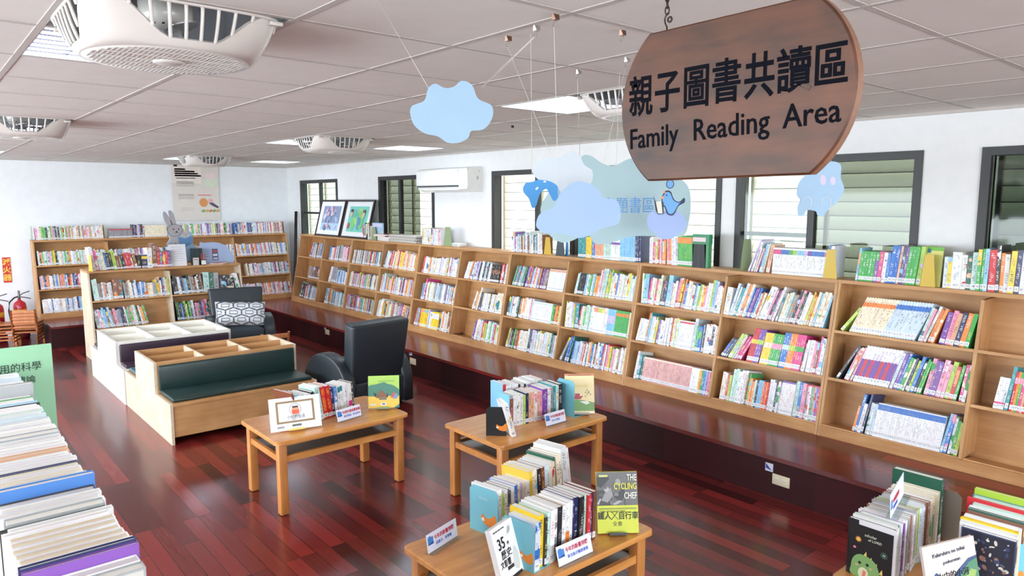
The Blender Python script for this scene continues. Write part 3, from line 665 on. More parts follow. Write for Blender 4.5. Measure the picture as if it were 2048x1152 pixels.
shelf_row(UM[1], 1.852, 0, 0, .07, [(1, 'w', (.02, .02), (.24, .24), 4), (2, 'td', (.022, .022), (.21, .215), 3), (26, 'z', (.0143, .0145), (.205, .205), 2, dict(ser=1, band='c', v0=.94, bw=.05, ink='q', art=0)), (4, 'w', (.014, .015), (.2, .2), 2, dict(ser=1, ink='g')), (9, 'yogtbsvpr', (.0095, .010), (.2, .2), 2, dict(ser=1, band='w', v0=.96, bw=.04))], 'bottom row, left half of '+nm)
shelf_row(UM[1], 1.852, 1, 0, .07, [(1, 'm', (.026, .026), (.215, .22), 2, dict(art=0)), (3, 'rlg', md, (.2, .21), 2), (5, 'awawa', (.022, .028), (.24, .26), 3), (2, 'gq', md, (.24, .25), 3), (4, 'okoa', md, (.19, .21), 2), (3, 's', (.012, .012), (.21, .21), 2, dict(ser=1)), (4, 'oror', (.012, .013), (.205, .205), 2, dict(ser=1)), (6, 'wswnpw', md, (.2, .235), 2),
  (6, 'w', (.0165, .017), (.24, .24), 2, dict(ser=1, band='v', v0=.95, bw=.05, ink='r')), (1, 'a', (.026, .026), (.255, .26), 1), (2, 'pb', (.026, .028), (.25, .252), 1), (8, 'qfwegpbm', (.012, .013), (.25, .25), 0, dict(ser=1, band='r', v0=.96, bw=.04, art=1.0))], 'bottom row, right half of '+nm)
top_row(UM[1], -.01, .56, [(3, 'wwa', tn, (.23, .245), 0), (1, 'm', (.02, .02), (.19, .19), 0), (2, 'rl', (.014, .02), (.2, .24), 0), (3, 'wpc', tn, (.22, .25), 0), (2, 'ow', md, (.19, .235), 0), (4, 'wohp', tn, (.23, .24), -2), (2, 'ff', md, (.24, .245), -2), (9, 'g', (.0115, .012), (.262, .262), -2, dict(ser=1, band='o', v0=.76, bw=.2, art=0, ink='l'))], 'top board of '+nm+', left of black binder')
top_row(UM[1], 1.09, 1.80, [(1, 'f', (.014, .014), (.28, .28), 22), (1, 'c', (.016, .016), (.255, .26), 20), (3, 'cpu', tn, (.2, .21), 18), (2, 'fs', (.013, .016), (.235, .24), 15), (1, 't', tn, (.24, .245), 14), (1, 'h', (.03, .03), (.225, .23), 10), (40, 'w', (.0102, .0103), (.205, .205), 3, dict(ser=1, band='mmbbglssfvbbbp', v0=.76, bw=.18, ink='k')), (1, 'b', (.022, .022), (.24, .245), 1, dict(band='r', v0=.75, bw=.12)), (1, 'w', (.026, .026), (.24, .245), 1)], 'top board of '+nm+', by green bookend')
# unit 2
nm = 'third bookcase'
GEN = lambda cols, n=40, t=md, h=hA, ln=4: [(n, cols, t, h, ln)]
shelf_row(UM[2], 1.852, 0, 2, .05, [(12, 'tntsngeauvlg', (.011, .016), (.21, .22), 13), (13, 'sbvfwgobp', (.011, .016), (.2, .22), 9), (6, 'fqqvbe', md, (.2, .215), 8), (15, 'w', (.0145, .015), (.215, .215), 4, dict(ser=1, band='h', v0=.88, bw=.1, ink='u'))], 'top row, left half of '+nm)
shelf_row(UM[2], 1.852, 1, 2, .10, [(2, 'at', md, (.2, .21), 7), (4, 'k', (.017, .017), (.205, .205), 6, dict(ser=1, ink='e', art=0)), (6, 'suyckg', (.012, .02), (.19, .21), 5), (3, 'oyt', md, (.19, .2), 4), (2, 'mp', md, (.25, .26), 5), (2, 'aa', (.022, .028), (.275, .28), 4), (5, 'lclyf', (.012, .02), (.23, .265), 3), (3, 'fbw', md, (.21, .24), 3), (3, 'hhc', (.02, .02), (.215, .235), 3), (5, 'yrvaw', md, (.2, .27), 2)], 'top row, right half of '+nm)
shelf_row(UM[2], 1.852, 0, 1, .03, [(8, 'wtdnrwrw', md, (.2, .225), 5), (9, 'wryqwcrpo', (.011, .026), (.2, .22), 2), (14, 'w', (.0155, .016), (.2, .2), 1, dict(ser=1, band='a', v0=.9, bw=.05, ink='e')), (8, 'ggdoorlc', (.012, .013), (.19, .19), 1, dict(ser=1))], 'middle row, left half of '+nm)
shelf_row(UM[2], 1.852, 1, 1, .03, [(6, 'lwfecw', md, (.23, .25), -4), (1, 't', (.035, .035), (.235, .236), -5), (3, 'orw', md, (.22, .235), 3), (5, 'ngawl', (.014, .024), (.22, .245), 2), (7, 'w', (.0145, .015), (.235, .235), 0, dict(ser=1, band='oly', v0=.80, bw=.17, ink='u')), (2, 'ww', md, (.235, .24), 0), (5, 's', (.0145, .015), (.235, .235), 0, dict(ser=1, band='f', v0=.45, bw=.3, ink='t')), (8, 'g', (.0145, .015), (.235, .235), 0, dict(ser=1, band='o', v0=.78, bw=.12, ink='d', art=0)), (1, 'c', md, (.23, .23), 0)], 'middle row, right half of '+nm)
shelf_row(UM[2], 1.852, 0, 0, .06, [(7, 'wyqkgwl', tn, (.19, .21), 8), (3, 'qqo', md, (.2, .205), 4), (5, 'wcawl', md, (.2, .21), 3), (20, 'wpaerfcdnwry', (.010, .020), (.21, .245), 3)], 'bottom row, left half of '+nm)
shelf_row(UM[2], 1.852, 1, 0, .02, [(1, 'e', (.022, .022), (.25, .25), 24), (3, 'dvb', md, (.25, .26), 12), (16, 'wetuswrncb', tn, (.2, .23), 6), (22, 'wbqyorpgauwc', (.010, .020), (.21, .25), 3)], 'bottom row, right half of '+nm)
top_row(UM[2], -.02, .50, [(2, 'wn', md, (.23, .24), 0), (1, 'v', (.022, .022), (.22, .22), 0), (24, 'wkcewnwqetwu', (.010, .022), (.17, .24), -1)], 'top board of '+nm+', left of yellow bookend')
top_row(UM[2], .90, 1.83, [(6, 't', (.012, .012), (.21, .21), 0, dict(ser=1, ink='a')), (4, 'y', (.013, .013), (.21, .21), 0, dict(ser=1)), (2, 'b', md, (.17, .18), 0), (5, 'h', (.0155, .016), (.2, .2), 0, dict(ser=1, ink='r')), (4, 'a', (.0155, .016), (.21, .21), 0, dict(ser=1)), (5, 'w', (.0155, .016), (.215, .215), 0, dict(ser=1, band='v', v0=.7, bw=.1)), (8, 's', (.0155, .016), (.235, .235), 0, dict(ser=1, ink='b')), (3, 'nsb', md, (.24, .25), 0)], 'top board of '+nm+', right of dark bookend')
# unit 3
nm = 'fourth bookcase'
shelf_row(UM[3], 1.852, 0, 2, .07, [(2, 'pr', md, (.2, .21), 8), (16, 'wcwprwcoy', (.010, .018), (.19, .205), 6), (20, 'yocnwfwevlc', (.010, .018), (.20, .225), 3)], 'top row, left half of '+nm)
shelf_row(UM[3], 1.852, 1, 2, .06, [(6, 'ouewlg', md, (.2, .22), 14), (3, 'vvf', md, (.21, .215), 10), (9, 'wwsawewk', (.010, .018), (.2, .225), 8), (1, 'w', md, (.2, .2), 5), (8, 'k', (.014, .0145), (.195, .195), 3, dict(ser=1, band='q', v0=.5, bw=.2, ink='c', art=0)), (6, 'rfwpwe', tn, (.2, .22), 2)], 'top row, right half of '+nm)
shelf_row(UM[3], 1.852, 0, 1, .13, [(3, 'tns', md, (.2, .21), 6), (1, 'm', md, (.27, .27), 5), (30, 'wweusvbenwcwlw', (.010, .018), (.20, .235), 3)], 'middle row, left half of '+nm)
shelf_row(UM[3], 1.852, 1, 1, .30, [(3, 'wqo', md, (.21, .22), 16), (1, 'c', md, (.26, .27), 12), (14, 'wkeusnwefc', (.010, .016), (.195, .205), 6), (2, 'qc', (.03, .04), (.22, .225), 3)], 'middle row, right half of '+nm)
shelf_row(UM[3], 1.852, 0, 0, .05, [(5, 'wdrec', md, (.21, .23), 8), (7, 'y', (.015, .016), (.225, .225), 3, dict(ser=1, band='hs', v0=.8, bw=.16, art=0)), (4, 'wwbv', md, (.2, .23), 2), (7, 'y', (.0155, .016), (.215, .215), 2, dict(ser=1, band='w', v0=.6, bw=.3)), (12, 'swqkocwq', (.010, .018), (.21, .25), 2)], 'bottom row, left half of '+nm)
shelf_row(UM[3], 1.852, 1, 0, .42, [(4, 'wevn', md, (.2, .24), 8), (26, 'wclogrwwaes', (.010, .018), (.20, .24), 3)], 'bottom row, right half of '+nm)
top_row(UM[3], 1.0, 1.35, [(3, 'lwk', (.012, .022), (.21, .22), 0), (14, 'wcwwyk', (.012, .02), (.19, .215), 0)], 'top board of fourth bookcase, left of bookend') if False else None
top_row(UM[3], .0, .42, [(2, 'lw', (.016, .02), (.21, .215), 0), (18, 'wkwcwwwpw', (.012, .02), (.19, .215), -1)], 'top board of '+nm+', left of green bookend')
# unit 4
nm = 'fifth bookcase'
shelf_row(UM[4], 1.852, 0, 2, .03, [(14, 'wftwuseqwng', (.010, .018), (.19, .205), 5), (12, 'welgfeq', (.010, .018), (.19, .2), 3), (10, 'prhrneb', (.010, .018), (.185, .195), 3), (8, 'bntwg', md, (.19, .2), 2)], 'top row, left half of '+nm)
shelf_row(UM[4], 1.852, 1, 2, .03, [(10, 'orbnwelsc', md, (.2, .24), 10), (12, 'cykrqoyw', (.010, .02), (.22, .25), 4), (14, 'wpwlcgerow', (.010, .02), (.2, .235), 4)], 'top row, right half of '+nm)
for lv, nn in ((1, 'middle'), (0, 'bottom')):
    shelf_row(UM[4], 1.852, 0, lv, .03, [(50, 'weqpgkcofvrlbe', (.009, .018), (.185, .215), 4)], nn+' row, left half of '+nm)
    shelf_row(UM[4], 1.852, 1, lv, .04, [(6, 'orpwsa', md, (.2, .26), 7), (50, 'wcrpaleoykvq', (.009, .018), (.185, .23), 4)], nn+' row, right half of '+nm)
top_row(UM[4], .25, .50, [(3, 'rnw', md, (.2, .21), 0), (12, 'wkhclb', (.010, .02), (.2, .25), 0)], 'top board of '+nm+', beside the framed pictures')
# unit 5
nm = 'corner bookcase'
shelf_row(UM[5], 1.852, 0, 2, .22, [(4, 'wkrq', (.012, .022), (.22, .24), 18), (14, 'oubsnwke', (.010, .02), (.2, .25), 8)], 'top row, left half of '+nm)
shelf_row(UM[5], 1.852, 1, 2, .03, [(10, 'phwbrwov', (.014, .024), (.18, .22), 4), (1, 'd', (.03, .03), (.235, .24), 3), (1, 'e', (.04, .04), (.24, .24), 3), (12, 'qrpewfh', (.012, .02), (.2, .24), 3)], 'top row, right half of '+nm)
shelf_row(UM[5], 1.852, 0, 1, .44, [(5, 'eqqkq', (.055, .06), (.19, .19), 3, dict(ser=1, art=1.0))], 'middle row, left half of '+nm)
shelf_row(UM[5], 1.852, 1, 1, .26, [(2, 'ww', (.02, .03), (.23, .24), 12), (1, 'e', (.11, .11), (.23, .23), 3), (14, 'wwwubsw', (.012, .022), (.18, .2), 3)], 'middle row, right half of '+nm)
shelf_row(UM[5], 1.852, 0, 0, .02, [(2, 'qk', (.04, .06), (.22, .25), 14), (20, 'wqlpmsgbvf', (.010, .02), (.19, .23), 8)], 'bottom row, left half of '+nm)
shelf_row(UM[5], 1.852, 1, 0, .24, [(5, 'weqw', (.014, .03), (.21, .24), 8), (1, 'o', (.035, .035), (.23, .23), 3), (20, 'wsteuq', (.010, .02), (.19, .21), 3)], 'bottom row, right half of '+nm)
# far wall
for k, (m_, w_) in enumerate(((FARM[0], 1.90), (FARM[1], 1.88))):
    nm = 'far bookcase left of the poster' if k == 0 else 'far bookcase right of the poster'
    for bay in (0, 1):
        for lv in (2, 1, 0):
            cols = {(0, 0, 2): 'ywlwgwubkphcoaaw', (0, 0, 1): 'hwfbuwprwwkobbn', (0, 0, 0): 'wwewunwwcwsbww'}.get((k, bay, lv), 'wwpcwskrwvfweo')
            x0 = .17 if (k, bay, lv) == (1, 1, 1) else .03
            shelf_row(m_, w_, bay, lv, x0, [(60, cols, (.012, .026), (.18, .205), -2 if bay == 0 else -4)], '%s row, %s half of %s' % (('bottom', 'middle', 'top')[lv], ('left', 'right')[bay], nm))
    top_row(m_, .05, .92, [(60, 'wwpcvfgwkelwh', (.012, .024), (.17, .20), -3)], 'left group on top board of '+nm)
    top_row(m_, .99, 1.82, ([(16, 'e', (.02, .021), (.14, .14), 0, dict(ser=1, band='r', v0=.85, bw=.1)), (8, 'vfwk', (.018, .024), (.19, .2), 0), (16, 'c', (.021, .022), (.18, .18), -3, dict(ser=1, ink='t'))] if k == 0 else [(60, 'wwpckrhbwvfwo', (.012, .024), (.17, .20), -4)]), 'right group on top board of '+nm)
# free standing bookcase
nm = 'free standing bookcase'
shelf_row(FREEM, 1.87, 0, 2, .03, [(2, 'aa', (.02, .03), (.25, .26), -4), (7, 'wpeqech', (.016, .026), (.2, .22), -3), (2, 'qe', (.05, .06), (.24, .245), 0), (9, 'wpqevencw', (.012, .022), (.18, .22), -4), (8, 'kneckbnw', (.02, .034), (.17, .2), 0), (9, 'hkyelnuw', (.014, .022), (.19, .25), -1)], 'top row, left half of '+nm)
shelf_row(FREEM, 1.87, 1, 2, .02, [(14, 'wsekekvkqnek', (.014, .03), (.19, .25), -5), (3, 'dea', (.05, .08), (.24, .27), 2), (2, 'kk', (.08, .1), (.19, .2), 2), (2, 'wk', (.02, .03), (.22, .23), -10)], 'top row, right half of '+nm)
shelf_row(FREEM, 1.87, 0, 1, .03, fit=False, segs=[(26, 'pnkgeswqcoqwehek', (.014, .028), (.2, .25), -9)], name='middle row, left half of '+nm)
shelf_row(FREEM, 1.87, 1, 1, .03, [(40, 'ylykwgeqprbkve', (.012, .024), (.19, .25), -4)], 'middle row, right half of '+nm)
shelf_row(FREEM, 1.87, 0, 0, .03, [(50, 'wekrpqw', (.014, .026), (.2, .24), -4)], 'bottom row, left half of '+nm)
shelf_row(FREEM, 1.87, 1, 0, .03, [(50, 'wekrpqw', (.014, .026), (.2, .24), -4)], 'bottom row, right half of '+nm)
top_row(FREEM, .06, 1.0, [(1, 'w', (.035, .035), (.29, .29), -8), (1, 'm', (.026, .026), (.25, .25), -8), (2, 'wc', (.03, .03), (.22, .23), -9), (3, 'kkb', (.02, .03), (.2, .22), -9), (1, 'l', (.03, .03), (.235, .24), -9), (2, 'kq', (.026, .03), (.17, .18), -10), (1, 'k', (.03, .03), (.19, .19), -12), (3, 'wpr', (.022, .03), (.2, .21), -12), (1, 'q', (.03, .03), (.19, .19), -10), (1, 'k', (.03, .03), (.17, .17), -4),
   (1, 'n', (.06, .06), (.17, .17), 0, dict(gap=.01, band='y', v0=.7, bw=.2)), (1, 'w', (.05, .05), (.25, .255), 0), (1, 'q', (.05, .05), (.31, .31), 0), (6, 'nseyvr', (.022, .03), (.2, .215), 0)], 'top board of '+nm)

# ---------------------------------------------------------------- low bookcase at the left, row of books seen from above
LM = LEFTM @ T((0, .215, UH+.0246))
LB = dict(det=1)
def lrow(segs): row(LM, .115, 1.86, segs, 'row on the low bookcase at left edge', .175, 0.0, fit=False)
def S(n, c, t, h, page=1, **k): k.update(det=1, page=page, d=.168+random.uniform(-.006, .006)); return (n, c, t, h, 0, k)
lrow([S(1, 'e', (.026, .027), (.262, .262)), S(1, 'w', (.026, .027), (.264, .264)), S(1, 'v', (.012, .013), (.282, .283), art=0), S(1, 'n', (.012, .013), (.286, .287), art=0),
      S(7, 'w', (.024, .027), (.264, .266), 2), S(2, 'ww', (.016, .018), (.268, .269)), S(1, 'k', (.007, .008), (.266, .266)), S(1, 'e', (.032, .034), (.272, .273)), S(3, 'www', (.022, .024), (.266, .268)),
      S(1, 'k', (.036, .037), (.264, .265)), S(1, 'b', (.022, .023), (.288, .289)), S(6, 'wwwcww', (.020, .026), (.266, .269)), S(1, 'n', (.012, .013), (.268, .269)), S(4, 'wwww', (.020, .026), (.266, .269)),
      S(2, 'hw', (.024, .026), (.265, .267), 2), S(5, 'wwaww', (.022, .028), (.266, .270)), S(2, 'ew', (.036, .042), (.270, .272)), S(4, 'wwww', (.020, .024), (.266, .269)), S(3, 'wuk', (.018, .024), (.265, .268)), S(5, 'wwwaw', (.022, .028), (.264, .268)),
      S(1, 'k', (.014, .015), (.264, .266)), S(3, 'wsw', (.020, .026), (.265, .268)), S(2, 'gw', (.02, .026), (.264, .267)), S(1, 'e', (.03, .031), (.300, .302)), S(2, 'ww', (.02, .026), (.285, .288)), S(20, 'wwwawu', (.020, .028), (.264, .272))])
gb = empty('notice_board', (-.42, 3.03, 1.131), label='green notice board with Chinese science headings behind the white books at left', cat='notice board')
part('panel', gb, [lambda b: b.box(0, .80, 0, .012, 0, .352, flat((150, 204, 164), 0.5))])
M_INK = flat((24, 40, 30), 0.6); M_INKR = flat((120, 60, 50), 0.6)
Mt = lambda x, z: T((x, -.0012, z)) @ Rx(R(90))
text('自然科學實驗室', .034, Mt(.335, .262), M_INKR, gb, sx=.92); text('與應用的科學', .034, Mt(.578, .266), M_INK, gb, sx=.92)
text('科學總論', .030, Mt(.625, .220), M_INK, gb, sx=1.0)
for k, ch in enumerate('數天地物化生'): text(ch, .028, Mt(.675, .178-.036*k), M_INK, gb)

# ---------------------------------------------------------------- display tables
def table(x0, y0, label, lx=.975, ly=.62, hz=.5):
    t = empty('display_table', (x0, y0, 0), label=label, cat='table', group='honey oak display tables')
    def top(b):
        r = .035; pts = []
        for cx_, cy_, a0 in ((lx-r, r, -90), (lx-r, ly-r, 0), (r, ly-r, 90), (r, r, 180)):
            for k in range(7): a = R(a0+15*k); pts.append((cx_+r*math.cos(a), cy_+r*math.sin(a)))
        inn = [(p[0]+(lx/2-p[0])*.012, p[1]+(ly/2-p[1])*.02) for p in pts]
        b.prism(pts, hz-.024, hz-.005, M_TABLE); n = len(pts)
        b.add([(p[0], p[1], hz-.005) for p in pts]+[(p[0], p[1], hz) for p in inn], [(i, (i+1) % n, n+(i+1) % n, n+i) for i in range(n)]+[list(range(n, 2*n))], M_TABLE, smooth=False)
    part('tabletop', t, [top])
    for lx_, ly_ in ((.03, .03), (lx-.085, .03), (.03, ly-.085), (lx-.085, ly-.085)):
        lg = part('leg', t, [lambda b: b.rbox(lx_, lx_+.055, ly_, ly_+.055, 0.004, hz-.024, .004, M_TABLEZ, seg=2)])
        part('foot_pad', lg, [lambda b: b.box(lx_+.006, lx_+.049, ly_+.006, ly_+.049, 0, .004, flat((30, 26, 24), .8))])
    for y_ in (.04, ly-.062): part('shelf_rail', t, [lambda b: b.box(.085, lx-.085, y_, y_+.022, .345, .385, M_TABLE)])
    for x_ in (.04, lx-.062): part('shelf_rail', t, [lambda b: b.box(x_, x_+.022, .085, ly-.085, .345, .385, M_TABLEZ)])
    part('lower_shelf', t, [lambda b: b.box(.062, lx-.062, .062, ly-.062, .360, .372, flat((104, 98, 90), 0.3, coat=.3, name='dark_shelf_laminate'))])
    for y_ in (.045, ly-.062): part('top_rail', t, [lambda b: b.box(.085, lx-.085, y_, y_+.017, hz-.05, hz-.024, M_TABLE)])
    for x_ in (.045, lx-.062): part('top_rail', t, [lambda b: b.box(x_, x_+.017, .085, ly-.085, hz-.05, hz-.024, M_TABLE)])
    return t
table(1.665, 4.225, 'honey oak display table with white framed picture book and red books')
table(2.685, 3.255, 'honey oak display table with the cream boat picture book, behind the nearest table')
table(1.555, 1.955, 'nearest whole honey oak display table, with the yellow cycling book')
table(2.735, .62, 'honey oak display table cut by the bottom right corner')
TZ = .5006
def trow(x, y, ang, segs, name):
    a = Vector((math.cos(R(ang)), math.sin(R(ang)), 0)); bb = Vector((-a.y, a.x, 0))
    row(frame((x, y, TZ), a, bb), 0, 3, segs, name, .17, 0.0, fit=False)
def D(n, c, t, h, ln=0, **k): k.update(det=1); return (n, c, t, h, ln, k)
trow(1.935, 4.430, 13.5, [D(1, 'q', (.012, .012), (.25, .25), -17, d=.20, art=0), D(1, 's', (.026, .027), (.225, .23), -15), D(2, 'ww', (.026, .03), (.215, .22), -14), D(1, 'w', (.026, .026), (.205, .21), -13, band='e', v0=.3, bw=.4), D(1, 'k', (.017, .018), (.215, .216), -12, art=0, ink='w'),
   D(1, 'a', (.040, .041), (.238, .239), -10, art=0), D(2, 'rr', (.036, .04), (.228, .235), -8, art=0, ink='y', seq=1), D(1, 'n', (.024, .025), (.2, .2), -6, art=0), D(1, 'b', (.024, .025), (.21, .212), -5, band='w', v0=0.0, bw=.45),
   D(2, 'ww', (.020, .022), (.205, .21), -4, band='t', v0=.8, bw=.18), D(2, 'ww', (.022, .024), (.21, .215), -3), D(1, 'w', (.028, .028), (.205, .206), -3, band='m', v0=.2, bw=.2), D(1, 'k', (.018, .018), (.21, .211), -2)], 'row on the table with red books')
trow(2.965, 3.515, -6, [D(1, 's', (.006, .007), (.215, .216), 2, art=0), D(1, 'q', (.026, .027), (.19, .191), 1, art=0, ink='p'), D(2, 'ww', (.024, .026), (.2, .21), 1), D(1, 'w', (.026, .027), (.205, .206), 0), D(1, 'l', (.018, .018), (.2, .2), 0), D(1, 'n', (.024, .024), (.21, .21), 0, art=0), D(2, 'hc', (.022, .024), (.205, .21), 0),
   D(1, 'w', (.024, .024), (.205, .206), 0), D(2, 'hp', (.018, .022), (.205, .21), 0), D(1, 'v', (.042, .042), (.216, .217), 0, art=0, ink='w'), D(2, 'we', (.024, .026), (.215, .22), 0), D(1, 't', (.020, .021), (.225, .226), 0, art=0), D(1, 'a', (.020, .021), (.226, .227), 0), D(1, 'k', (.032, .033), (.232, .234), 0, art=0, ink='w')], 'front row on the boat book table')
trow(3.075, 3.705, -6, [D(1, 's', (.026, .027), (.232, .234), 0, art=0, band='r', v0=.8, bw=.2), D(4, 'ww', (.020, .026), (.21, .225), 0), D(3, 'wkw', (.020, .026), (.21, .22), 0), D(3, 'wuw', (.020, .026), (.215, .23), 0), D(3, 'wcw', (.020, .028), (.22, .235), 0)], 'back row on the boat book table')
trow(1.842, 2.022, 6, [D(1, 'u', (.030, .031), (.205, .206), 2, band='b', v0=.25, bw=.2), D(1, 'y', (.030, .031), (.222, .223), 2, back=.01, art=0), D(1, 'k', (.013, .013), (.21, .21), 2), D(1, 'a', (.020, .021), (.222, .224), 2, art=0), D(1, 'w', (.026, .027), (.226, .227), 2, ink='r', art=0), D(1, 'w', (.018, .018), (.228, .229), 2), D(1, 'k', (.026, .027), (.226, .227), 2, art=0, ink='e'),
   D(1, 'w', (.022, .023), (.222, .223), 2, page=2), D(1, 'w', (.024, .024), (.228, .229), 2, band='o', v0=.15, bw=.3), D(1, 'w', (.018, .018), (.23, .231), 2, ink='b', art=0), D(2, 'nn', (.021, .023), (.23, .232), 2, art=0, ink='w'), D(1, 'k', (.032, .032), (.226, .227), 2, art=0, ink='w'), D(1, 'a', (.025, .026), (.222, .223), 2, art=0, ink='d'),
   D(1, 'r', (.021, .021), (.218, .219), 2, art=0, ink='w'), D(1, 'n', (.021, .021), (.218, .219), 2, art=0, ink='w'), D(1, 'q', (.020, .021), (.22, .222), 2, art=0, ink='k')], 'front row on the cycling book table')
trow(1.925, 2.345, 10, [D(1, 'w', (.022, .023), (.222, .223), -1, ink='k', band='u', v0=.3, bw=.3), D(1, 'l', (.016, .016), (.2, .2), -1), D(2, 'wk', (.018, .022), (.205, .21), -1), D(1, 'w', (.024, .024), (.205, .206), -2), D(1, 'b', (.023, .024), (.208, .209), -2, art=0), D(1, 'c', (.022, .022), (.205, .206), -2, ink='k'), D(1, 'f', (.018, .019), (.205, .206), -2, art=0), D(2, 'cw', (.020, .022), (.2, .205), -2),
   D(1, 'y', (.022, .023), (.242, .243), -3, ink='r', band='w', v0=.0, bw=.5), D(2, 'cc', (.022, .024), (.235, .238), -4), D(1, 'k', (.020, .02), (.235, .236), -4, art=0), D(1, 'q', (.026, .027), (.234, .235), -4, art=0), D(2, 'uh', (.018, .020), (.235, .236), -4), D(2, 'hc', (.020, .02), (.236, .238), -4), D(1, 'd', (.012, .012), (.255, .256), -5, art=0), D(2, 'cy', (.020, .024), (.26, .262), -6), D(1, 'w', (.046, .046), (.285, .286), -8), D(1, 'w', (.022, .022), (.27, .272), -9, art=1.0)], 'back row on the cycling book table')
trow(2.822, 1.035, 1.5, [D(1, 'k', (.018, .018), (.232, .233), 0, art=0), D(2, 'ww', (.010, .014), (.236, .238), 0), D(1, 'd', (.018, .018), (.236, .237), 0, ink='w'), D(1, 'w', (.014, .014), (.238, .239), 0), D(1, 'v', (.018, .018), (.236, .237), 0, art=0), D(2, 'ww', (.018, .018), (.237, .239), 0), D(2, 'we', (.016, .018), (.237, .239), 0), D(2, 'qw', (.018, .022), (.239, .241), 0),
   D(1, 'e', (.026, .026), (.25, .251), 0, page=2), D(1, 'c', (.022, .022), (.24, .241), 0), D(1, 'l', (.018, .018), (.24, .241), 0), D(3, 'uww', (.018, .024), (.238, .24), 0), D(2, 'wq', (.020, .024), (.24, .242), 0), D(3, 'cww', (.016, .024), (.241, .244), 0), D(2, 'cw', (.018, .020), (.245, .248), 0), D(1, 'c', (.022, .022), (.25, .251), 0), D(1, 'd', (.036, .036), (.30, .301), 0, art=0, d=.2)], 'left row on the bottom right table')
trow(3.065, .705, 2, [D(1, 'n', (.022, .022), (.236, .237), 0, art=1.0, d=.18), D(2, 'ww', (.012, .014), (.245, .248), 0, d=.19), D(2, 'yy', (.010, .012), (.25, .252), 0, art=0, d=.19), D(3, 'wcw', (.010, .014), (.252, .256), 0, d=.19), D(1, 'q', (.012, .012), (.262, .263), 0, art=1.0, d=.19), D(3, 'dww', (.012, .016), (.268, .27), 0, d=.19), D(2, 'wa', (.012, .016), (.272, .275), 0, d=.19),
   D(1, 'r', (.012, .012), (.285, .286), 0, art=0, d=.22), D(2, 'at', (.014, .018), (.29, .292), 0, d=.2), D(1, 'l', (.018, .018), (.315, .316), 0, art=0, d=.2)], 'right row on the bottom right table')

# ---------------------------------------------------------------- build books: the ones that show largest singly, the rest as one mass
def inview(b):
    p = CAMINV @ b['c']
    if p.z > -0.05: return False
    x = 1024+1430*p.x/-p.z; y = 576-1430*p.y/-p.z
    return -60 < x < 2108 and -60 < y < (1800 if b['op'].get('det') else 1212)
bpy.context.view_layer.update()
CAMINV = CAM.matrix_world.inverted()
def suf(i):
    if 10 <= i % 100 <= 20: return '%dth' % i
    return '%d%s' % (i, {1: 'st', 2: 'nd', 3: 'rd'}.get(i % 10, 'th'))
vis = [b for b in BOOKS if inview(b)]
det = [b for b in vis if b['op'].get('det')]
und = sorted([b for b in vis if not b['op'].get('det')], key=lambda b: -b['score'])
NB = 300
pick = und[:max(0, NB-len(det))]; rest = und[len(pick):]
print('BOOKS total', len(BOOKS), 'in view', len(vis), 'detailed', len(det), 'single', len(pick), 'rest', len(rest))
def size_word(r):
    t, h = r['t'], r['h']
    return 'thick' if t > .027 else 'thin' if t < .0145 else 'tall' if h > .255 else 'short' if h < .2 else 'plain'
GRP = {}
for b in det+pick:
    r = b['rec']; w = size_word(r); cn = CN[r['ch']]
    far = 'from near end of' if 'left edge' in b['name'] else 'from left in'
    lab = '%s %s book, %s %s %s' % (w, cn, suf(b['i']), far, b['name'])
    if len(lab.split()) > 16: lab = '%s book, %s %s %s' % (cn, suf(b['i']), far, b['name'])
    if b in det:
        e = empty('book', M=b['M'].copy(), label=lab, cat='book', group='books in the '+b['name'])
        t, h, d = r['t'], r['h'], r['d']; c = min(.0013, t*.12)
        bm_ = BookMesh(); z = .004
        sp = [(0, 0), (1, 0), (1, 1), (0, 1)]; cv = [(0, 0)]*4; I = Matrix.Identity(4)
        bm_.quad([(0, 0, 0), (t, 0, 0), (t, 0, h), (0, 0, h)], I, 0, sp, r, True)
        bm_.quad([(c, c, h), (c, c, 0), (t-c, c, 0), (t-c, c, h)], I, 0, cv, r)
        for s0, s1 in ((0, c), (t-c, t)):
            vs = [(s0, 0, 0), (s1, 0, 0), (s1, d, 0), (s0, d, 0), (s0, 0, h), (s1, 0, h), (s1, d, h), (s0, d, h)]
            for q in ((3, 2, 1, 0), (4, 5, 6, 7), (1, 2, 6, 5), (0, 4, 7, 3), (2, 3, 7, 6)): bm_.quad([vs[k] for k in q], I, 0, cv, r)
        bm_.quad([(c, 0, h), (t-c, 0, h), (t-c, c, h), (c, c, h)], I, 0, cv, r)
        bm_.build('cover', e)
        pm = M_PAGEC if b['op'].get('page') == 2 else M_PAGES
        part('pages', e, [lambda q: q.box(c, t-c, c, d-.003, .003, h-(.0012 if r['h'] < .24 else .003), pm)])
    else:
        bm_ = BookMesh(); bm_.book(r, Matrix.Identity(4)); o = bm_.build('book'); o.matrix_world = b['M'].copy()
        tag(o, lab, 'book', 'books in the '+b['name'])
def find(lab): return [o for o in bpy.data.objects if o.get('label') and lab in o['label']]
def collage(o, w, h, pal, seed, n=60, base=None):
    q = random.Random(seed); cv = [c for c in o.children if c.name.startswith('cover')][0]; b = MB(); M = Matrix(((0, 0, -1, 0), (1, 0, 0, 0), (0, 1, 0, 0), (0, 0, 0, 1)))
    if base: b.prism(rect(.004, .004, w-.004, h-.004), .0001, .0004, flat(base, .5), M)
    for k in range(n):
        x, y, r = q.uniform(.02, w-.02), q.uniform(.02, h-.02), q.uniform(.003, .012); b.prism(ellipse(x, y, r, r*q.uniform(.3, .9), 7, q.random()*3), .0004+.00004*k, .0006+.00004*k, flat(q.choice(pal), .5), M)
    b.build('cover_picture', cv)
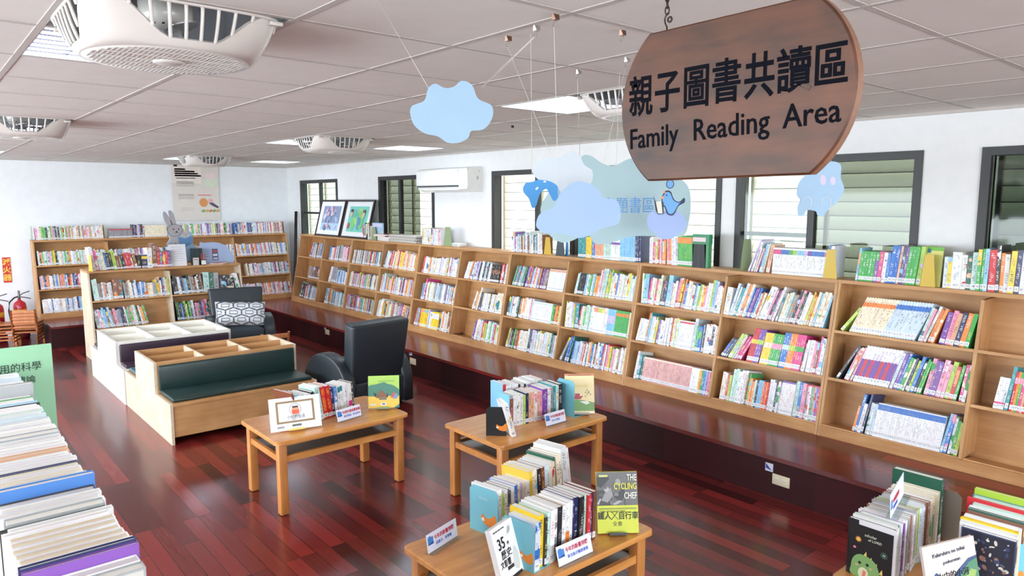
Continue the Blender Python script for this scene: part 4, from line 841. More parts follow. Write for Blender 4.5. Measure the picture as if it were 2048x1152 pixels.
for o_ in find('1st from left in right row on the bottom right table'): collage(o_, .18, .236, [(190, 190, 196), (90, 96, 120), (150, 110, 96), (60, 70, 110), (220, 214, 200)], 3, 70, (40, 44, 60))
for o_ in find('1st from near end of row on the low'): collage(o_, .168, .262, [(120, 140, 120), (160, 150, 130), (90, 90, 100), (190, 70, 60), (230, 200, 60), (80, 130, 180)], 5, 60, (196, 194, 186))
bm_ = BookMesh()
for b in rest: bm_.book(b['rec'], b['M'])
o = bm_.build('shelved_books'); tag(o, 'remaining rows of small library books filling the wall bookcases', 'books', None, 'stuff')

# ---------------------------------------------------------------- picture books and cards shown on the tables
K_ = flat((26, 26, 28), 0.5)
def cover_book(name, M, w, h, t, cover, art, label, group=None, spine=None, cat='book'):
    """M: x across the cover, y up the cover, z out of the cover"""
    e = empty(name, M=M, label=label, cat=cat, group=group)
    cv_ = part('cover', e, [lambda b: (b.box(0, w, 0, h, -.002, 0, cover), b.box(0, w, 0, h, -t, -t+.002, cover), b.box(0, .002, 0, h, -t+.002, -.002, spine or cover))])
    part('pages', e, [lambda b: b.box(.002, w-.003, .003, h-.003, -t+.002, -.002, M_PAGES)])
    for i, (nm, items) in enumerate(art):
        b = MB()
        for k, (rgb, pts) in enumerate(items): b.prism(pts, .0001+.00025*k, .0004+.00025*k, flat(rgb, .45))
        b.build(nm, cv_)
    return cv_
def upright(p0, p1, lean, z=TZ):
    """frame of a cover standing on z from p0 (left foot) to p1 (right foot), leaning back"""
    a = Vector((p1[0]-p0[0], p1[1]-p0[1], 0)).normalized(); back = Vector((-a.y, a.x, 0))
    y = Vector((0, 0, 1))*math.cos(R(lean))+back*math.sin(R(lean)); zz = a.cross(y)
    return Matrix(((a.x, y.x, zz.x, p0[0]), (a.y, y.y, zz.y, p0[1]), (a.z, y.z, zz.z, z), (0, 0, 0, 1)))
def stand(name, M, w, col, label, group='small book stands on the tables'):
    e = empty(name, M=M, label=label, cat='book stand', group=group)
    part('back_plate', e, [lambda b: b.box(-w/2, w/2, 0, .15, -.006, -.0045, col)])
    part('front_lip', e, [lambda b: (b.box(-w/2, w/2, -.0035, -.002, -.005, .030, col), b.box(-w/2, w/2, -.002, .008, .029, .030, col))])
    return e
# white landscape picture book on the left table
M = upright((1.715, 4.425), (2.03, 4.355), 17)
e = cover_book('picture_book', M @ T((0, .004, .02)), .325, .212, .012, flat((236, 238, 246), .4), [
    ('cover_picture', [((142, 116, 76), rect(.04, .045, .285, .188)), ((240, 242, 248), rect(.054, .058, .271, .175)), ((90, 80, 76), ellipse(.163, .130, .038, .040, 28)), ((240, 242, 246), ellipse(.163, .130, .035, .037, 28)),
      ((226, 92, 60), [(.138, .112), (.146, .098), (.180, .098), (.188, .112), (.186, .130), (.140, .130)]), ((226, 150, 110), rect(.141, .126, .185, .142)), ((40, 36, 38), rect(.144, .141, .182, .152))]),
    ('barcode', [((90, 96, 92), rect(.135, .020, .195, .034)), ((150, 152, 150), rect(.04, .016, .085, .030))])], 'white landscape picture book with brown framed boy drawing on left table')
text('小包的生活', .026, T((.105, .073, .002)), K_, e, 'cover_title', sx=.9); text('Little Bao', .008, T((.135, .063, .002)), K_, e, 'cover_title')
stand('book_stand', M @ T((.16, .004, .018)), .10, flat((232, 206, 96), .4), 'yellow book stand holding the white landscape picture book')
# green picture book
M = upright((2.47, 4.505), (2.67, 4.375), 12)
e = cover_book('picture_book', M @ T((0, .004, .02)), .222, .232, .010, flat((168, 204, 96), .4), [
    ('cover_picture', [((240, 200, 84), rect(0, 0, .222, .095)), ((78, 132, 112), [(0, .085), (.222, .085), (.222, .13), (.19, .155), (.17, .165), (.14, .172), (.115, .185), (.08, .178), (.05, .17), (.02, .168), (0, .16)]),
      ((134, 96, 72), [(.055, .072), (.14, .072), (.118, .11), (.098, .128), (.075, .112)]), ((54, 66, 52), [(.05, .078), (.035, .112), (.055, .105), (.062, .085)]), ((54, 66, 52), [(.085, .13), (.09, .143), (.078, .122)]), ((40, 44, 50), [(.13, .08), (.137, .112), (.142, .08)]),
      ((196, 92, 92), [(.16, .07), (.185, .075), (.195, .11), (.17, .105)]), ((120, 150, 190), [(.175, .06), (.212, .07), (.208, .10), (.19, .10)]), ((70, 130, 130), [(.18, 0), (.222, 0), (.222, .026)])]),
    ('barcode', [((236, 236, 232), rect(.075, .058, .135, .072)), ((70, 70, 76), rect(.079, .061, .131, .068)), ((236, 236, 236), rect(.092, .018, .128, .040)), ((90, 90, 130), rect(.099, .024, .121, .034)), ((220, 214, 200), rect(.012, .018, .055, .032))])], 'green and yellow picture book with dark hills at the right of left table')
for q in range(2): part('cover_text', e, [lambda b: b.box(.07+.0*q, .19, .196-.008*q, .1975-.008*q, .0004, .0014, flat((60, 100, 60), .5))])
stand('book_stand', M @ T((.11, .004, .018)), .09, flat((130, 158, 112), .4), 'green book stand holding the green hills picture book')
# cream boat picture book
M = upright((3.462, 3.49), (3.628, 3.365), 13)
cr = (242, 222, 170)
e = cover_book('picture_book', M @ T((0, .004, .02)), .208, .278, .010, flat(cr, .45), [
    ('cover_picture', [((226, 150, 110), rect(0, .264, .208, .278)), ((244, 236, 214), rect(0, .0, .208, .012)), ((112, 160, 92), [(0, .018), (.208, .018), (.208, .075), (.17, .085), (.12, .094), (.08, .098), (.04, .09), (0, .085)]),
      ((230, 232, 222), [(.10, .085), (.15, .062), (.175, .072), (.16, .088)]), ((176, 60, 76), [(.045, .124), (.06, .100), (.110, .100), (.128, .124), (.115, .122), (.105, .120), (.105, .140), (.070, .140), (.070, .120)]),
      ((150, 108, 70), [(.0, .165), (.02, .166), (.045, .155), (.058, .138), (.063, .139), (.05, .158), (.02, .171), (0, .170)])]
      + [((60, 84, 60), ellipse(.145+.012*(k % 4), .120+.012*(k % 3)+.004*k, .006, .0025, 8, .6)) for k in range(7)] + [((60, 110, 66), ellipse(.012+.012*k, .082+.01*(k % 2), .007, .004, 8, .5)) for k in range(3)] + [((180, 80, 50), ellipse(.036, .055, .008, .008, 10)), ((60, 40, 40), rect(.02, .268, .19, .271))]),
    ('barcode', [((240, 240, 240), rect(.07, .036, .14, .056)), ((60, 66, 90), rect(.076, .041, .134, .052))])], 'cream picture book with red boat on green hill, on the middle table')
text('諾亞方舟', .030, T((.045, .185, .0032)), flat((246, 232, 150), .5), e, 'cover_title')
stand('book_stand', M @ T((.10, .004, .018)), .13, flat((150, 142, 120), .4), 'grey book stand holding the cream boat picture book')
# yellow cycling book
M = upright((2.292, 2.098), (2.44, 1.985), 14)
GY_ = lambda v: (v, v, v)
cyc = [(GY_(104), rect(0, .122, .188, .270)), (GY_(70), rect(0, .122, .07, .19)), (GY_(58), [(.02, .20), (.06, .24), (.05, .26), (.0, .25), (0, .21)]), (GY_(150), [(.02, .145), (.045, .19), (.065, .2), (.075, .165), (.05, .135)]), (GY_(176), ellipse(.045, .195, .012, .013)), (GY_(150), ellipse(.098, .225, .012, .015)),
       (GY_(60), [(.08, .16), (.125, .2), (.13, .17), (.11, .13)]), (GY_(190), [(.0, .13), (.015, .155), (.02, .15), (.008, .125)]), (GY_(170), [(.07, .128), (.10, .145), (.12, .14), (.085, .124)]), ((206, 214, 60), rect(0, 0, .188, .122)), ((150, 160, 60), rect(.01, .104, .18, .112)), ((210, 212, 130), rect(.012, .249, .052, .258))]
cyc += [(GY_(92+12*(k % 4)), ellipse(.02+.023*k, .15+.04*math.sin(k*2.1)+.02, .012, .007, 10, k)) for k in range(7)]
e = cover_book('cookbook', M @ T((0, .002, .016)), .188, .270, .018, flat((206, 214, 60), .4), [('cover_picture', cyc), ('barcode', [((238, 238, 240), rect(.10, .028, .165, .056)), ((58, 66, 96), rect(.106, .038, .16, .050))])], 'yellow and grey cycling cookbook standing at right end of nearest table')
W_ = flat((232, 232, 216), .5); Yt = flat((230, 226, 90), .5)
for k, (s_, y_, m_) in enumerate((('THE', .240, W_), ('CYCLING', .202, Yt), ('CHEF', .160, W_))): text(s_, .040, T((.184, y_-.008, .0052)), m_, e, 'cover_title', sx=.62, align='RIGHT', bold=.0006)
text('鐵人╳自行車', .037, T((.002, .064, .0042)), K_, e, 'cover_title', sx=.84, bold=.0004); text('THE CYCLING CHEF', .0105, T((.015, .092, .0042)), K_, e, 'cover_text', sx=1.2); text('全書', .022, T((.07, .034, .0042)), flat((120, 120, 60), .5), e, 'cover_text')
stand('book_stand', M @ T((.09, .002, .014)), .08, flat((36, 36, 38), .4), 'black book stand under the yellow cycling cookbook')
# white "35" history book leaning at the left front
M = upright((1.665, 2.030), (1.805, 2.072), 17) @ T((0, .008, .02))
e = cover_book('history_book', M, .150, .215, .026, flat((238, 238, 238), .4), [('cover_picture', [((226, 226, 224), smooth_closed([(.09, .16), (.12, .165), (.135, .19), (.12, .205), (.10, .19)])), ((168, 168, 166), smooth_closed([(.10, .168), (.118, .172), (.124, .188), (.112, .192)])), ((206, 210, 206), smooth_closed([(.10, .03), (.13, .02), (.14, .08), (.12, .11), (.105, .07)]))]),
   ('barcode', [((232, 232, 232), rect(.05, .03, .10, .055)), ((50, 50, 54), rect(.053, .036, .097, .050))])], 'thick white history book numbered 35, leaning at front of nearest table')
text('35', .062, T((.022, .125, .0022)), K_, e, 'cover_title', sx=.8, bold=.0008); text('件', .016, T((.082, .128, .0022)), K_, e, 'cover_title')
text('歷史', .036, T((.030, .088, .0022)), K_, e, 'cover_title'); text('文影響', .030, T((.012, .056, .0022)), K_, e, 'cover_title', sx=.8)
text('BEFORE AND AFTER', .0075, T((.012, .196, .0022)), K_, e, 'cover_text', sx=1.1)
stand('book_stand', M @ T((.08, -.0, .0)) @ T((0, .0, -.028)), .12, flat((36, 36, 38), .4), 'black book stand under the white history book numbered 35')
# acrylic cards
M_ACR = see_through('clear_acrylic', (236, 240, 240), .10)
M_RED = flat((190, 40, 66), .5); M_BLU = flat((50, 90, 190), .5); M_CARD = flat((228, 230, 244), .4)
def card(p0, p1, z, lean, l1, l2, label, w=.205, h=.082):
    M = upright(p0, p1, lean, z)
    e = empty('card_holder', M=M @ T((0, .002, 0)), label=label, cat='sign', group='acrylic new book cards')
    part('holder_base', e, [lambda b: (b.box(0, w, 0, .0015, -.02, .028, M_ACR), b.box(0, w, 0, h, -.0035, -.002, M_ACR))])
    pc = part('paper_card', e, [lambda b: b.box(0, w, .002, h, -.002, 0, M_CARD)])
    part('printed_logo', pc, [lambda b: (b.prism(rect(.006, .034, .042, .066), 0, .0004, flat((70, 130, 200), .5)), b.prism([(.006, .034), (.042, .034), (.042, .044), (.006, .037)], .0004, .0007, flat((28, 70, 150), .5)), b.prism(rect(.01, .066, .028, .071), 0, .0004, flat((90, 130, 180), .5)))])
    text(l1, .0215, T((.048, .047, .0006)), M_RED, pc, sx=.90, bold=.0003); text(l2, .0155, T((.056, .022, .0006)), M_BLU, pc, sx=1.0)
    return e
card((1.597, 2.425), (1.80, 2.485), TZ, 8, '今年的新書到囉', '詩散文、哲學書', 'clear card holder standing at left corner of nearest table')
card((1.945, 1.985), (2.14, 1.988), TZ, 16, '今年的新書到囉', '新北版式暢銷書籍', 'clear card holder in front of the front book row, nearest table')
card((3.165, 3.365), (3.36, 3.37), TZ, 14, '今年的新書到囉', '空中文學書', 'clear card holder in front of the books on the boat book table', w=.19)
card((2.150, 4.345), (2.36, 4.39), TZ, 14, '年度好書推薦書籍', '歡迎借閱、新北好書', 'clear card holder in front of the red books on left table')
card((2.895, 1.085), (3.10, 1.13), .742, 3, '今年的新書到囉', '新書推薦書區', 'clear card holder lying on top of the book row, bottom right table', w=.30, h=.10)

# bookends
def bookend(M, w, h, col, label, shape='arch', group='metal bookends', foot=.1):
    e = empty('bookend', M=M, label=label, cat='bookend', group=group)
    pts = [(0, 0), (w, 0), (w, h-.02), (w-.02, h), (.02, h), (0, h-.02)] if shape == 'arch' else [(0, 0), (w, 0), (w*.78, h), (w*.22, h)]
    part('upright_plate', e, [lambda b: b.prism(pts, -.001, .001, col)])
    part('foot_plate', e, [lambda b: b.box(0, w, .0, .0016, -foot, -.001, col)])
    return e
def be_M(p, face_a): # plate in vertical plane containing direction face_a, foot on the z side
    a = Vector((face_a[0], face_a[1], 0)).normalized(); y = Vector((0, 0, 1)); z = a.cross(y)
    return Matrix(((a.x, y.x, z.x, p[0]), (a.y, y.y, z.y, p[1]), (a.z, y.z, z.z, p[2]), (0, 0, 0, 1)))
M_BEB = flat((118, 190, 206), .35); M_BEK = flat((40, 44, 46), .35); M_BEG = flat((142, 160, 118), .35); M_BEY = flat((206, 174, 50), .4); M_ORG = flat((226, 136, 52), .5)
def fox(e, x, y, s):
    b = MB(); b.prism([(x+s*p, y+s*q) for p, q in smooth_closed([(-.9, .35), (-.7, .62), (-.5, .45), (-.1, .35), (.3, .5), (.6, .8), (.85, .7), (.95, .2), (.85, -.25), (.5, -.45), (-.2, -.35), (-.6, -.1)])], .0011, .0018, M_ORG)
    b.prism([(x+s*p, y+s*q) for p, q in smooth_closed([(-.85, .2), (-.6, .3), (-.5, .05), (-.75, .0)])], .0018, .0022, flat((240, 236, 226), .5)); b.build('animal_sticker', e)
e = bookend(be_M((1.975, 2.525, TZ), (-.33, -1)), .17, .215, M_BEB, 'light blue bookend with orange fox sticker at back row, nearest table'); e.matrix_world = be_M((1.887, 2.515, TZ), (.17, -.985)); fox(e, .115, .06, .05)
text('Be Happy', .014, T((.06, .16, .0012)), flat((200, 226, 232), .5), e)
e = bookend(be_M((1.818, 2.20, TZ), (.10, -1)), .18, .20, M_BEB, 'light blue bookend at left end of front row, nearest table'); fox(e, .14, .05, .04)
e = bookend(be_M((2.752, 3.490, TZ), (.62, -.62)), .13, .19, M_BEK, 'black bookend with fox sticker at left of boat book table row'); fox(e, .10, .05, .04)
e = bookend(be_M((3.452, 3.56, TZ), (-.0, -1)), .17, .255, M_BEB, 'tall light blue bookend at right end of the boat book table rows')
bookend(be_M((1.99, 4.56, TZ), (-.45, -1)), .14, .15, flat((222, 224, 228), .4), 'pale grey bookend behind the white landscape picture book')
bookend(be_M((3.400, 1.235, TZ), (.05, -1)), .24, .235, flat((152, 140, 130), .4), 'wide grey bookend beside the tall dark green book, bottom right')
e = bookend(upright((3.06, .80), (3.20, .68), 3), .17, .19, M_BEB, 'light blue bookend with orange fox sticker in bottom right corner'); fox(e, .11, .045, .05); text('Be Happy', .014, T((.04, .12, .0012)), flat((200, 226, 232), .5), e)
# leaning white paperback at the boat table
M = be_M((2.835, 3.43, TZ), (.40, 1)) @ T((0, 0, -.001)) @ Ry(0)
M = frame((2.850, 3.345, TZ+.002), (.93, -.36, 0), (.36, .93, 0)) @ Ry(R(-15)) 
r_ = mkrec('w', .028, .225, .15, 'k', 'y', 2, 0, 1.0); bm_ = BookMesh(); bm_.book(r_, Matrix.Identity(4)); o = bm_.build('book'); o.matrix_world = M
tag(o, 'white paperback leaning left against the black bookend, boat book table', 'book', 'books in the front row on the boat book table')
# dinosaur cover on the first book of the bottom right row, and the landscape picture book
DM = frame((2.8205, 1.205, TZ), (0, -1, 0), (0, 0, 1))
dn = empty('notebook', M=DM @ T((0, 0, .003)), label='black notebook with green dinosaur drawing on the bottom right table', cat='notebook')
part('cover', dn, [lambda b: (b.box(0, .165, 0, .215, -.001, .002, K_), b.box(.012, .176, 0, .236, -.004, -.0015, flat((222, 220, 222), .5)))])
def dino(b):
    G = flat((126, 170, 104), .5)
    b.prism(smooth_closed([(.02, 0), (.012, .04), (.02, .075), (.045, .095), (.085, .09), (.11, .07), (.125, .03), (.14, 0)]), .002, .0026, G)
    for k in range(4): x = .066+.021*k; b.prism([(x-.009, .092-.017*k), (x+.005, .088-.017*k), (x+.002, .114-.017*k)], .002, .0025, flat((226, 200, 120), .5))
    for q in (.045, .075): b.prism(ellipse(q, .06, .006, .006, 12), .0026, .003, K_)
    for q in (.034, .088): b.prism(ellipse(q, .048, .006, .0035, 12), .0026, .003, flat((232, 160, 150), .5))
    b.prism(ellipse(.06, .02, .02, .025, 14), .0026, .003, flat((214, 222, 180), .5)); b.prism([(.06, .035), (.072, .03), (.068, .0), (.056, 0)], .003, .0034, flat((226, 120, 120), .5))
    for k in range(10):
        a = 2*math.pi*k/10; b.prism([(.035+.012*math.cos(a+d)*r, .155+.012*math.sin(a+d)*r) for d, r in ((-.25, .6), (0, 1.15), (.25, .6))], .002, .0024, flat((230, 160, 70), .5))
        b.prism([(.135+.012*math.cos(a+d)*r, .122+.012*math.sin(a+d)*r) for d, r in ((-.08, .7), (0, 1.3), (.08, .7))], .002, .0024, flat((150, 190, 170), .5))
    b.prism(ellipse(.035, .155, .008, .008, 14), .002, .0026, flat((236, 176, 80), .5)); b.prism(ellipse(.135, .122, .006, .006, 14), .002, .0026, flat((110, 160, 140), .5))
    b.prism(ellipse(.022, .118, .006, .005, 10), .002, .0025, flat((226, 120, 160), .5))
part('cover_drawing', dn, [dino]); text('scholar', .016, T((.058, .176, .0022)), flat((214, 216, 196), .5), dn, 'cover_title'); text('of LORD', .014, T((.072, .160, .0022)), flat((214, 216, 196), .5), dn, 'cover_title')
M = upright((2.752, .872), (2.962, .778), 12) @ T((0, .002, 0)) @ Rz(R(3))
rr = random.Random(4)
land = [((222, 210, 200), rect(0, 0, .30, .235)), ((226, 196, 192), [(.20, .11), (.30, .13), (.30, .235), (.24, .235)]),
  ((64, 84, 120), [(0, .10), (.02, .125), (.035, .12), (.06, .135), (.09, .118), (.12, .10), (.15, .105), (.18, .125), (.21, .14), (.25, .16), (.30, .165), (.30, .06), (0, .05)]),
  ((84, 134, 104), [(0, 0), (0, .085), (.05, .095), (.10, .075), (.16, .085), (.20, .11), (.25, .145), (.30, .155), (.30, 0)]), ((150, 176, 100), [(.04, 0), (.10, .06), (.18, .07), (.26, .12), (.29, .11), (.25, .05), (.20, 0)]),
  ((206, 204, 150), [(.06, .02), (.12, .055), (.20, .06), (.16, .03), (.10, 0)]), ((208, 196, 160), [(.02, .05), (.05, .055), (.08, .03), (.05, .03)])]
e = cover_book('picture_book', M, .245, .235, .012, flat((222, 210, 200), .4), [('cover_picture', [(c, [(x*.8167, y) for x, y in p]) for c, p in land])], 'landscape picture book with painted hills, leaning at bottom right')
text('Kuhiruhiru no tokai', .021, T((.04, .188, .0024)) @ Rz(R(3)), flat((50, 66, 96), .5), e, 'cover_title', sx=.92); text('psukucetun', .018, T((.085, .158, .0024)) @ Rz(R(3)), flat((50, 66, 96), .5), e, 'cover_title')
text('山中的小河', .030, T((.05, .105, .0024)), K_, e, 'cover_title')

# ---------------------------------------------------------------- stepped display benches
M_VIN = flat((30, 52, 50), 0.32, name='dark_green_vinyl'); M_VINP = flat((56, 38, 52), 0.4, name='dark_purple_vinyl'); M_VINB = flat((70, 100, 110), 0.4, name='blue_vinyl')
def step_bench(name, x0, x1, ys, zs, zb, mw, mwz, vin, label, vin2):
    y0, y1, y2, y3 = ys; t = empty(name, (x0, y0, 0), label=label, cat='bench'); W = x1-x0; a, c, d = y1-y0, y2-y0, y3-y0; th_ = .022
    Mp = Matrix(((0, 0, 1, 0), (1, 0, 0, 0), (0, 1, 0, 0), (0, 0, 0, 1)))
    pf = [(0, 0), (d, 0), (d, zs), (c, zs), (c, zb), (a, zb), (a, zs), (0, zs)]
    part('side_panel', t, [lambda b: b.prism(pf, 0, th_, mwz, Mp)]); part('side_panel', t, [lambda b: b.prism(pf, W-th_, W, mwz, Mp)])
    part('seat_front', t, [lambda b: b.box(th_, W-th_, .012, .03, .06, zs-.025, mw)]); part('seat_front', t, [lambda b: b.box(th_, W-th_, d-.03, d-.012, .06, zs-.025, mw)])
    part('seat_board', t, [lambda b: b.box(th_, W-th_, .0, a, zs-.025, zs-.001, mw)]); part('seat_board', t, [lambda b: b.box(th_, W-th_, c, d, zs-.025, zs-.001, mw)])
    part('box_side', t, [lambda b: b.box(th_, W-th_, a, a+.02, zs, zb-.0005, mw)]); part('box_side', t, [lambda b: b.box(th_, W-th_, c-.02, c, zs, zb-.0005, mw)])
    part('box_floor', t, [lambda b: b.box(th_, W-th_, a+.02, c-.02, zb-.135, zb-.12, mw)])
    part('box_divider', t, [lambda b: b.box(th_, W-th_, (a+c)/2-.008, (a+c)/2+.008, zb-.12, zb-.004, mw)])
    for k in (1, 2): part('box_divider', t, [lambda b: (b.box(th_+(W-2*th_)*k/3-.008, th_+(W-2*th_)*k/3+.008, a+.02, (a+c)/2-.008, zb-.12, zb-.003, mwz), b.box(th_+(W-2*th_)*k/3-.008, th_+(W-2*th_)*k/3+.008, (a+c)/2+.008, c-.02, zb-.12, zb-.003, mwz))])
    part('seat_cushion', t, [lambda b: b.rbox(th_+.008, W-th_-.008, .03, a-.035, zs, zs+.035, .014, vin)]); part('back_cushion', t, [lambda b: b.rbox(th_+.008, W-th_-.008, a-.035, a-.001, zs+.02, zb-.028, .014, vin)])
    part('seat_cushion', t, [lambda b: b.rbox(th_+.008, W-th_-.008, c+.035, d-.03, zs, zs+.035, .014, vin2)]); part('back_cushion', t, [lambda b: b.rbox(th_+.008, W-th_-.008, c+.001, c+.035, zs+.02, zb-.028, .014, vin2)])
    return t
step_bench('storage_bench', 1.55, 2.825, (6.12, 6.565, 7.22, 7.655), .345, .615, M_CASE, M_PALE, M_VIN, 'light wood stepped bench with dark green cushions and six open bins', M_VINB)
step_bench('storage_bench', 1.54, 2.68, (7.67, 7.955, 8.85, 9.25), .350, .585, M_LAM, flat((226, 222, 214), .45), M_VINP, 'white stepped bench with dark purple cushions behind the wooden one', M_VINP)

# ---------------------------------------------------------------- armchairs
M_CH = flat((34, 42, 48), 0.42, coat=.08, name='charcoal_vinyl'); M_CHS = flat((62, 74, 82), 0.5, name='slate_fabric')
def armchair(loc, rz, label, cush):
    # local: faces -y, x across
    t = empty('armchair', loc, R(rz), label=label, cat='armchair', group='dark grey armchairs'); W, Dp = .80, .70; aw = .13
    part('base', t, [lambda b: b.rbox(-W/2+aw*.7, W/2-aw*.7, -Dp/2+.05, Dp/2-.02, .04, .30, .02, M_CH)])
    def dent(v):
        z = v.z
        return v
    def seat(b):
        bm = bmesh.new(); bmesh.ops.create_grid(bm, x_segments=28, y_segments=26, size=1.0)
        for v in bm.verts:
            x, y = v.co.x, v.co.y
            z = .395+.055*(1-abs(x)**4)*(1-abs(y)**5)
            for (cx_, cy_) in ((-.38, -.1), (.38, -.1)): z -= .03*math.exp(-((x-cx_)**2+(y-cy_)**2)/.012)
            v.co = Vector((x*(W/2-aw+.005), y*.30-.04, z))
        b.bm(bm, M_CHS if cush else M_CH); bm.free(); b.rbox(-W/2+aw, W/2-aw, -.34, .26, .28, .41, .03, M_CHS if cush else M_CH)
    sc_ = part('seat_cushion', t, [seat])
    part('seat_button', sc_, [lambda b: [b.lathe([(0, .412), (.012, .413), (.014, .408), (.0, .404)], M_CH, T((c*(W/2-aw), -.07, 0)), n=12) for c in (-.38, .38)]])
    Mb = T((0, .20, .24)) @ Rx(R(-9))
    part('backrest', t, [lambda b: b.rbox(-.315, .315, -.065, .085, 0, .635, .026, M_CH, Mb, fn=lambda v: Vector((v.x*(.93+.12*v.z/.6), v.y, v.z)))])
    for s_ in (-1, 1):
        def arm(b):
            prof = []
            y1 = .33; 
            for k in range(17):
                q = math.pi*k/16; prof.append((-.02+.36*math.cos(q), .20+.36*math.sin(q)**.85 if math.sin(q) > 0 else .20))
            prof = [(.34, .03)]+prof+[(-.38, .03)]
            bm = bmesh.new(); n = len(prof); lo = [bm.verts.new((s_*(W/2-aw), p[0], p[1])) for p in prof]; hi = [bm.verts.new((s_*W/2, p[0], p[1])) for p in prof]
            bm.faces.new(lo); bm.faces.new(hi[::-1])
            for i in range(n): bm.faces.new((lo[i], hi[i], hi[(i+1) % n], lo[(i+1) % n]))
            bmesh.ops.recalc_face_normals(bm, faces=bm.faces)
            bmesh.ops.bevel(bm, geom=[e_ for e_ in bm.edges if abs(e_.verts[0].co.x-e_.verts[1].co.x) < 1e-5], offset=.022, segments=3, profile=.5, affect='EDGES')
            b.bm(bm, M_CH); bm.free()
        part('armrest', t, [arm])
    for sx_ in (-1, 1):
        for sy_ in (-1, 1): part('foot', t, [lambda b: b.lathe([(.022, 0), (.026, .045)], K_, T((sx_*.28, sy_*.26, 0)), n=12)])
    return t
armchair((3.335, 6.235, 0), 187, 'charcoal armchair seen from behind, turned away toward the wall shelves', False)
armchair((3.185, 9.12, 0), -14, 'charcoal armchair facing the camera with a patterned cushion', True)
# patterned cushion
def cushion():
    e = empty('cushion', M=T((3.128, 8.890, .448)) @ Rz(R(-12)) @ Ry(R(4)) @ Rx(R(-24)), label='white cushion with grey interlaced oval pattern on the far armchair', cat='cushion')
    Wc, Hc = .30, .155
    def sh(b):
        bm = bmesh.new(); bmesh.ops.create_cube(bm, size=2.0); bmesh.ops.subdivide_edges(bm, edges=bm.edges, cuts=12, use_grid_fill=True)
        for v in bm.verts:
            x, y, z = v.co; f = (1-abs(x)**3.0)*(1-abs(z)**3.0)
            v.co = Vector((x*Wc*(1-.05*(1-abs(z))), (1 if y > 0 else -1)*.062*abs(y)*max(0, f)**.5 if abs(y) > .99 else y*.062*max(0, f)**.5, Hc+z*Hc*(1-.05*(1-abs(x)))))
        b.bm(bm, M_CW); bm.free()
    M_CW = flat((226, 228, 232), .85, name='cushion_cloth')
    part('cloth', e, [sh])
    G = flat((84, 92, 98), .8)
    def pat(b):
        def yy(x, z):
            x, z = x/Wc, (z-Hc)/Hc; f = max(0, (1-abs(x)**3)*(1-abs(z)**3)); return -.062*f**.5-.0015
        def line(pts, closed=True):
            q = [(x, yy(x, z), z) for x, z in pts if abs(x) < Wc*.97 and abs(z-Hc) < Hc*.96]
            if len(q) > 2: b.tube(q, .0042, G, n=5)
        for r in range(-1, 4):
            for c in range(-2, 3):
                cx_, cz = c*.186+(.093 if r % 2 else 0), Hc+(r-1)*.092
                n_ = 36
                line([(cx_+.098*math.cos(2*math.pi*k/n_), cz+.060*math.sin(2*math.pi*k/n_)) for k in range(n_+1)])
                line([(cx_-.045, cz-.020), (cx_, cz-.021), (cx_+.045, cz-.020), (cx_+.045, cz), (cx_+.045, cz+.020), (cx_, cz+.021), (cx_-.045, cz+.020), (cx_-.045, cz), (cx_-.045, cz-.020)])
    part('woven_pattern', e, [pat])
cushion()

# ---------------------------------------------------------------- hanging wooden sign
M_SIGN = wood('stained_sign_wood', (42, 25, 17), (104, 58, 32), 0.5, (1.6, 10, 10))
M_SIGNE = wood('sign_edge_wood', (112, 76, 58), (146, 106, 84), 0.5, (1.6, 10, 10))
SM = frame((1.60, 1.062, 2.256), (0, -1, 0.012), (0, 0.012, 1))        # x to the picture's right, y up, z toward the camera side
sg = empty('hanging_sign', M=SM, label='large hanging wooden sign reading Family Reading Area in Chinese and English', cat='sign')
def sgn(b):
    r = .252; cx_ = .083; pts = []
    for k in range(25):
        a = R(-52.4)+R(104.8)*k/24; pts.append((cx_+r*math.cos(a), r*math.sin(a)))
    pts = pts+[(-x, -y) for x, y in pts]
    n = len(pts); f = .0045
    inn = [(x*(1-f/.33), y*(1-f/.2)) for x, y in pts]
    b.add([(x, y, 0) for x, y in inn]+[(x, y, -f) for x, y in pts], [list(range(n))]+[(i, n+i, n+(i+1) % n, (i+1) % n)[::-1][::-1] for i in range(n)], M_SIGN)
    b.add([(x, y, -f) for x, y in pts]+[(x, y, -.030) for x, y in pts], [(i, n+i, n+(i+1) % n, (i+1) % n) for i in range(n)]+[[n+i for i in range(n)][::-1]], M_SIGNE)
sgb = part('board', sg, [sgn])
M_CARVE = flat((12, 14, 22), 0.9, name='carved_black_letter'); M_CARVE.node_tree.nodes['Principled BSDF'].inputs['Specular IOR Level'].default_value = 0.1
for ch, x, s_, y_, kx in (('親', -.306, .118, -.008, .73), ('子', -.216, .118, -.006, .74), ('圖', -.123, .116, -.004, .75), ('書', -.034, .115, -.002, .76), ('共', .058, .114, -.001, .74), ('讀', .144, .108, .001, .82), ('區', .233, .103, .003, .82)):
    text(ch, s_, T((x, y_, .0006)), M_CARVE, sgb, 'carved_character', sx=kx, bold=.0018)
for w_, x, s_, y_, kx in (('Family', -.302, .079, -.108, .84), ('Reading', -.088, .079, -.100, .88), ('Area', .166, .078, -.090, .90)): text(w_, s_, T((x, y_, .0006)) @ Rz(R(1.6)), M_CARVE, sgb, 'carved_word', sx=kx, bold=.0007)
M_IRON = flat((64, 50, 44), 0.4, .6)
